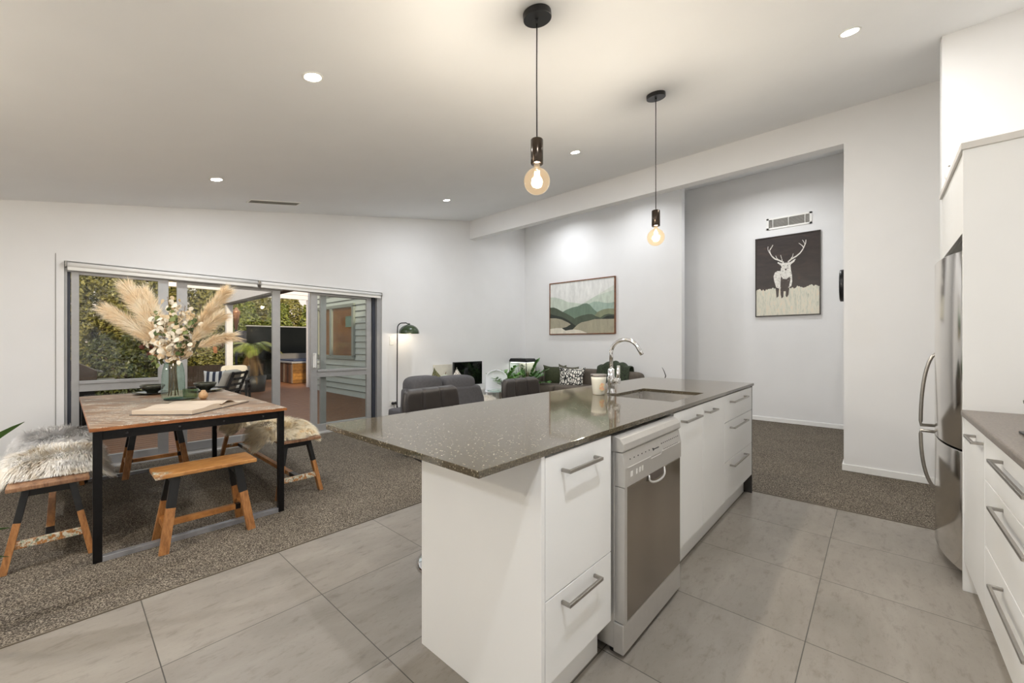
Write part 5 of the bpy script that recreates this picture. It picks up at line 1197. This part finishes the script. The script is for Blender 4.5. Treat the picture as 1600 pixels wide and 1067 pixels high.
# hedge shrubs: leaves are quads over a branching core
def leaf_mat(name, cols):
    m, nt, b = nt_new(name); v = coords(nt, (1, 1, 1)); n = noise(nt, v, 11, 3, .7); nt.links.new(ramp(nt, n, [(.3, cols[0]), (.5, cols[1]), (.68, cols[2])]), b.inputs['Base Color']); b.inputs['Roughness'].default_value = .42
    b.inputs['Subsurface Weight'].default_value = 0; return m
hl = leaf_mat('hedge_leaf', [srgb(66, 78, 30), srgb(112, 122, 48), srgb(158, 160, 76)]); hl2 = leaf_mat('tall_hedge_leaf', [srgb(78, 80, 36), srgb(124, 120, 60), srgb(172, 164, 98)])
trunk_m = simple('grey_brown_bark', srgb(92, 76, 60), .9, var=.3, scale=20)
def shrub(name, lb, w, d, h, n, seed, lm, size=.055):
    rnd = random.Random(seed); t = thing(name, lb, 'shrub', (0, 0, 0), 'tall hedge shrubs behind the deck'); ROOTLOC[t.name] = (0, 0, 0)
    br = MB()
    for k in range(9):
        a = rnd.uniform(0, 6.28); br.tube([(0, 0, 0), (.12 * math.cos(a), .12 * math.sin(a), h * .3), (w * .35 * math.cos(a), d * .35 * math.sin(a), h * .75)], [.04, .025, .01], 6)
    br.build('trunk', trunk_m, t)
    vs, fs = [], []
    for i in range(n):
        z = h * (.02 + .98 * rnd.random()); fz = z / h; taper = (1 - max(0, fz - .88) / .12 * .35); clump = .82 + .18 * math.sin(fz * 17 + seed) * math.cos(seed + 9 * rnd.random() * 0 + fz * 5)
        a = rnd.uniform(0, 2 * PI); rr = rnd.uniform(.62, 1.0) ** .6; lump = 1 + .14 * math.sin(3 * a + fz * 9 + seed) + .10 * math.sin(7 * a - fz * 14)
        p = Vector((math.cos(a) * w / 2 * rr * taper * clump * lump, math.sin(a) * d / 2 * rr * taper * clump * lump, z + .10 * math.sin(5 * a + seed) * fz))
        nn = Vector((math.cos(a) * .7 + rnd.gauss(0, .5), math.sin(a) * .7 + rnd.gauss(0, .5), .5 + rnd.gauss(0, .5))).normalized(); u = (nn.orthogonal() + nn.cross(nn.orthogonal()) * rnd.uniform(-2, 2)).normalized(); v = nn.cross(u); s = size * rnd.uniform(.7, 1.3)
        o = len(vs); vs += [p - u * s, p + v * s * .45 + nn * s * .1, p + u * s, p - v * s * .45 + nn * s * .1]; fs.append((o, o + 1, o + 2, o + 3))
    m = MB(); m.add(vs, fs, False); m.build('foliage', lm, t); return t
A = shrub('hedge_shrub', 'yellow-green hedge shrub behind the barbecue seen through the left pane', .95, 1.1, 3.25, 6500, 1, hl2)
B = shrub('hedge_shrub', 'green hedge shrub above the dark screen near the hot tub', 1.0, 1.0, 2.7, 5500, 2, hl)
A.location = (-.9, 14.6, -.09); B.location = (4.3, 16.5, -.09)
for x, y, r, l in ((.05, 14.5, 40, 'yellow-green hedge shrub at the middle of the left glass pane'), (1.0, 14.7, 150, 'yellow-green hedge shrub behind the pampas grass'), (1.95, 14.6, 250, 'tall green hedge shrub seen between the two door stiles'), (2.9, 14.7, 310, 'tall hedge shrub directly left of the pergola post'), (-1.85, 14.7, 80, 'yellow-green hedge shrub furthest to the left outside')):
    c = copy_tree(A, (x, y, -.09), R(r), l)
for x, y, r, l in ((3.2, 16.4, 200, 'green hedge shrub behind the tree fern'), (5.4, 16.5, 70, 'green hedge shrub above the middle of the dark screen'), (6.5, 16.4, 130, 'green hedge shrub at the right end of the dark screen'), (7.6, 16.5, 10, 'green hedge shrub furthest right behind the hot tub')):
    c = copy_tree(B, (x, y, -.09), R(r), l)
# low leafy bushes in front of the fence on the left
C = shrub('garden_bush', 'dark green low bush in front of the dark fence, left of the vase', 1.55, .9, 1.45, 5000, 9, leaf_mat('bush_leaf', [srgb(30, 36, 15), srgb(56, 64, 27), srgb(108, 112, 52)]), .05); C['group'] = 'low bushes before the fence'
C.location = (1.0, 13.1, -.09)
for x, y, r, sc, l in ((-.45, 16.0, 20, 1.12, 'taller hedge shrub in the back row at the left of the glass pane'), (.75, 16.1, 100, 1.14, 'taller hedge shrub in the back row behind the pampas plumes'), (1.95, 16.0, 200, 1.1, 'taller hedge shrub in the back row above the door stile'), (3.6, 17.6, 300, .98, 'shrub in the back row above the tree fern'), (4.9, 17.8, 60, .95, 'shrub in the back row above the left of the dark screen'), (6.2, 17.8, 160, .97, 'shrub in the back row near the white fascia'), (4.3, 19.2, 120, 1.02, 'shrub in the rearmost row left of the white door post'), (5.7, 19.4, 250, 1.0, 'shrub in the rearmost row right of the tall door stile')):
    c = copy_tree(A, (x, y, -.09), R(r), l); c.scale = (1.3, 1.2, sc)
c = copy_tree(C, (-.75, 13.0, -.09), R(175), 'dark green low bush behind the barbecue')
# tree fern in a dark pot
fx_, fy_ = 3.32, 12.15
t = thing('tree_fern', 'tree fern with arching fronds in a dark pot by the hot tub', 'fern', (fx_, fy_, -.035))
MB().lathe([(0, 0), (.24, 0), (.28, .42), (.25, .42), (.24, .38), (0, .38)], (fx_ + .05, fy_, -.035), 24).build('pot', simple('dark_pot_glaze', srgb(34, 34, 36), .5), t)
MB().tube([(fx_ + .05, fy_, .3), (fx_ + .03, fy_, .8), (fx_, fy_, 1.12)], [.10, .09, .08], 12).build('trunk', simple('fern_trunk', srgb(62, 46, 32), .9, var=.4, scale=60), t)
rnd = random.Random(6); lf = MB(); rb = MB()
for k in range(26):
    a = 2 * PI * k / 26 + rnd.uniform(-.1, .1); dead = k % 3 == 2; l = rnd.uniform(.7, .95); dz = -.05 - rnd.uniform(0, .25) if not dead else -.95; hd_ = Vector((math.cos(a), math.sin(a), 0))
    base = Vector((fx_, fy_, 1.12)); pts = curve_pts(base, base + hd_ * l * (.8 if not dead else .42) + Vector((0, 0, dz)), (0, 0, .36 if not dead else .30), 16); rb.tube(pts, .006, 5); lf.mat(1 if dead else 0)
    for i in range(2, 34):
        s = i / 34; f = s * 16; q = min(int(f), 15); p = pts[q].lerp(pts[q + 1], f - q); d = (pts[q + 1] - pts[q]).normalized(); side = d.cross(Vector((0, 0, 1))).normalized(); ll = .20 * math.sin(PI * min(1, .1 + s * .9)) ** .7 * (1 if not dead else .55)
        for sg in (-1, 1):
            e_ = p + side * sg * ll + d * ll * .45 + Vector((0, 0, -.25 * ll)); lf.add([p - d * .008, p + d * .012, e_], [(0, 1, 2)])
rb.build('frond_stem', simple('fern_rib', srgb(98, 84, 44), .7), t); lf.build('fronds', [leaf_mat('fern_green', [srgb(92, 108, 36), srgb(140, 152, 60), srgb(180, 186, 90)]), leaf_mat('fern_brown', [srgb(96, 74, 44), srgb(134, 104, 66), srgb(160, 130, 88)])], t)
# garden torch / copper cone on a post
t = thing('garden_torch', 'copper cone garden torch standing by the dark screen', 'torch', (3.42, 14.0, -.035))
MB().tube([(3.42, 14.0, -.03), (3.42, 14.0, 1.62)], .035, 12).build('pole', simple('torch_pole', srgb(48, 50, 62), .5), t)
MB().box((3.42, 13.92, .9), (3.66, 14.08, 1.60)).build('mount_board', simple('slate_board', srgb(40, 44, 58), .5), t, bevel=.01)
MB().lathe([(.0, .0), (.03, .02), (.10, .52), (.105, .56), (.07, .58), (.03, .66), (0, .68)], (3.42, 14.0, 1.61), 20).build('copper_cone', simple('copper', srgb(186, 136, 106), .35, .6), t)

# outdoor armchairs
frame_m = simple('charcoal_outdoor_frame', srgb(26, 24, 26), .5); cush_m = simple('beige_outdoor_cushion', srgb(206, 198, 184), .85, var=.05); cush2_m = simple('taupe_cushion_edge', srgb(168, 148, 124), .85)
def armchair(lb):
    t = thing('outdoor_armchair', lb, 'outdoor chair', (0, 0, 0), 'outdoor armchairs on the deck'); ROOTLOC[t.name] = (0, 0, 0)
    for sx in (-.33, .33):
        m = MB(); m.bar((sx, -.36, 0), (sx, -.34, .56), .06, .05); m.build('leg', frame_m, t, bevel=.004)
        m = MB(); m.bar((sx, .52, 0), (sx, .30, .46), .06, .05); m.build('leg', frame_m, t, bevel=.004)
        m = MB(); m.box((sx - .05, -.42, .56), (sx + .05, .42, .59)); m.build('armrest', frame_m, t, bevel=.006)
    m = MB(); m.box((-.33, -.36, .26), (.33, .36, .31)); m.build('seat_frame', frame_m, t, bevel=.006)
    m = MB()
    for sx in (-.31, .31): m.bar((sx, .30, .26), (sx, .54, .90), .05, .05)
    for k in range(5): f = .12 + k * .205; m.bar((-.31, .30 + .24 * f, .26 + .64 * f), (.31, .30 + .24 * f, .26 + .64 * f), .025, .055)
    m.build('slatted_back', frame_m, t, bevel=.004)
    MB().pad((0, -.04, .375), (.62, .68, .13), .2).build('seat_cushion', cush_m, t)
    MB().pad((0, .30, .66), (.60, .15, .56), .22, .3, rot=Matrix.Rotation(R(-20), 3, 'X')).build('back_cushion', cush_m, t)
    return t
a1 = armchair('charcoal slatted outdoor armchair seen from behind, nearest the doors'); a1.location = (1.90, 9.2, -.035); a1.scale = (.84, .84, .82); a1.rotation_euler = (0, 0, R(-128))
a2 = copy_tree(a1, (2.50, 10.5, -.035), R(-20), 'outdoor armchair facing the house with a pale back cushion')
st_m, nt_, b_ = nt_new('navy_white_stripes'); v_ = coords(nt_, (1, 1, 1)); w_ = nt_.nodes.new('ShaderNodeTexWave'); w_.inputs['Scale'].default_value = 3.3; w_.bands_direction = 'X'; nt_.links.new(v_, w_.inputs['Vector']); nt_.links.new(ramp(nt_, w_.outputs['Fac'], [(.49, srgb(30, 38, 62)), (.51, srgb(236, 234, 230))]), b_.inputs['Base Color']); b_.inputs['Roughness'].default_value = .8
cushion('navy and white striped cushion on the outdoor armchair', (1.93, 9.35, .54), (.36, .36, .13), R(-20), R(-14), st_m)
# barbecue
t = thing('barbecue', 'hooded gas barbecue on the deck at the left pane', 'barbecue', (.13, 8.0, .02))
bq = simple('bronze_brown_enamel', srgb(88, 68, 52), .35, .4); 
m = MB(); m.prism([(-.30, .74), (.31, .74), (.31, .86), (.20, .93), (.02, 1.04), (-.16, 1.06), (-.30, .98)], 'y', 7.72, 8.28); m.build('hood', bq, t, bevel=.008)
MB().box((-.32, 7.70, .62), (.33, 8.30, .735)).build('firebox', simple('bbq_steel', srgb(150, 140, 124), .35, .8), t, bevel=.006)
MB().box((.335, 7.76, .70), (.50, 8.24, .73)).build('side_shelf', simple('shelf_steel', srgb(170, 166, 158), .3, .8), t, bevel=.004)
m = MB(); m.bar((.36, 7.80, .84), (.36, 8.2, .84), .02); m.bar((.31, 7.82, .86), (.36, 7.82, .84), .014); m.bar((.31, 8.18, .86), (.36, 8.18, .84), .014); m.build('handle', steel_m, t)
MB().box((-.28, 7.74, .02), (.29, 8.26, .62)).build('trolley', black_m, t, bevel=.006)
for x in (-.24, .25): MB().lathe([(.0, -.02), (.06, -.02), (.06, .02), (0, .02)], (x, 7.72, .026), 16, 'y').build('wheel', rubber_m, t)
# wall lamp glow in the garden
t = thing('garden_lamp', 'small glowing amber garden lamp on a post beyond the door stile', 'lamp', (1.72, 13.4, 1.95))
MB().tube([(1.72, 13.4, -.05), (1.72, 13.4, 1.95)], .02, 8).build('post', black_m, t)
MB().pad((1.72, 13.4, 2.02), (.11, .11, .13), .9, n=16, m=10).build('lamp_globe', emissive('amber_lamp', (1, .58, .22), 14), t)
MB().lathe([(.09, 0), (.01, .05), (0, .05)], (1.72, 13.4, 2.09), 16).build('cap', black_m, t)

# ================================================================== SKY, SUN, CAMERA
w = bpy.data.worlds.new('World'); S.world = w; w.use_nodes = True; nt = w.node_tree; bg = nt.nodes['Background']
tc = nt.nodes.new('ShaderNodeTexCoord'); sp = nt.nodes.new('ShaderNodeSeparateXYZ'); nt.links.new(tc.outputs['Generated'], sp.inputs[0])
nt.links.new(ramp(nt, sp.outputs[2], [(.0, (1.0, .80, .62)), (.12, (1.0, .90, .82)), (.4, (.92, .92, .94)), (1, (.78, .82, .92))]), bg.inputs['Color']); bg.inputs['Strength'].default_value = .82
sun = light('evening_sun', 'SUN', (0, 0, 10), 2.8, (1, .82, .58), R(2)); sun.data.angle = R(3)
sd = Vector((.25, .86, -.42)); sun.rotation_euler = sd.to_track_quat('-Z', 'Y').to_euler()

cam = bpy.data.cameras.new('camera'); co = bpy.data.objects.new('camera', cam); COL.objects.link(co); S.camera = co
cam.sensor_width = 36; cam.lens = 633.66 / 1600 * 36; cam.shift_y = (536.2 - 533.5) / 1600; cam.clip_start = .05
co.location = (0, 0, 1.23); co.rotation_euler = (R(90), 0, R(42.054 - 90))
vs_ = S.view_settings; vs_.view_transform = 'Standard'; vs_.look = 'None'; vs_.exposure = 0.42; vs_.gamma = 1; vs_.use_curve_mapping = False
S.cycles.max_bounces = 10; S.cycles.diffuse_bounces = 6; S.cycles.glossy_bounces = 4; S.cycles.transparent_max_bounces = 24; S.cycles.caustics_reflective = False; S.cycles.caustics_refractive = False; S.cycles.sample_clamp_indirect = 6
S.cycles.use_denoising = True
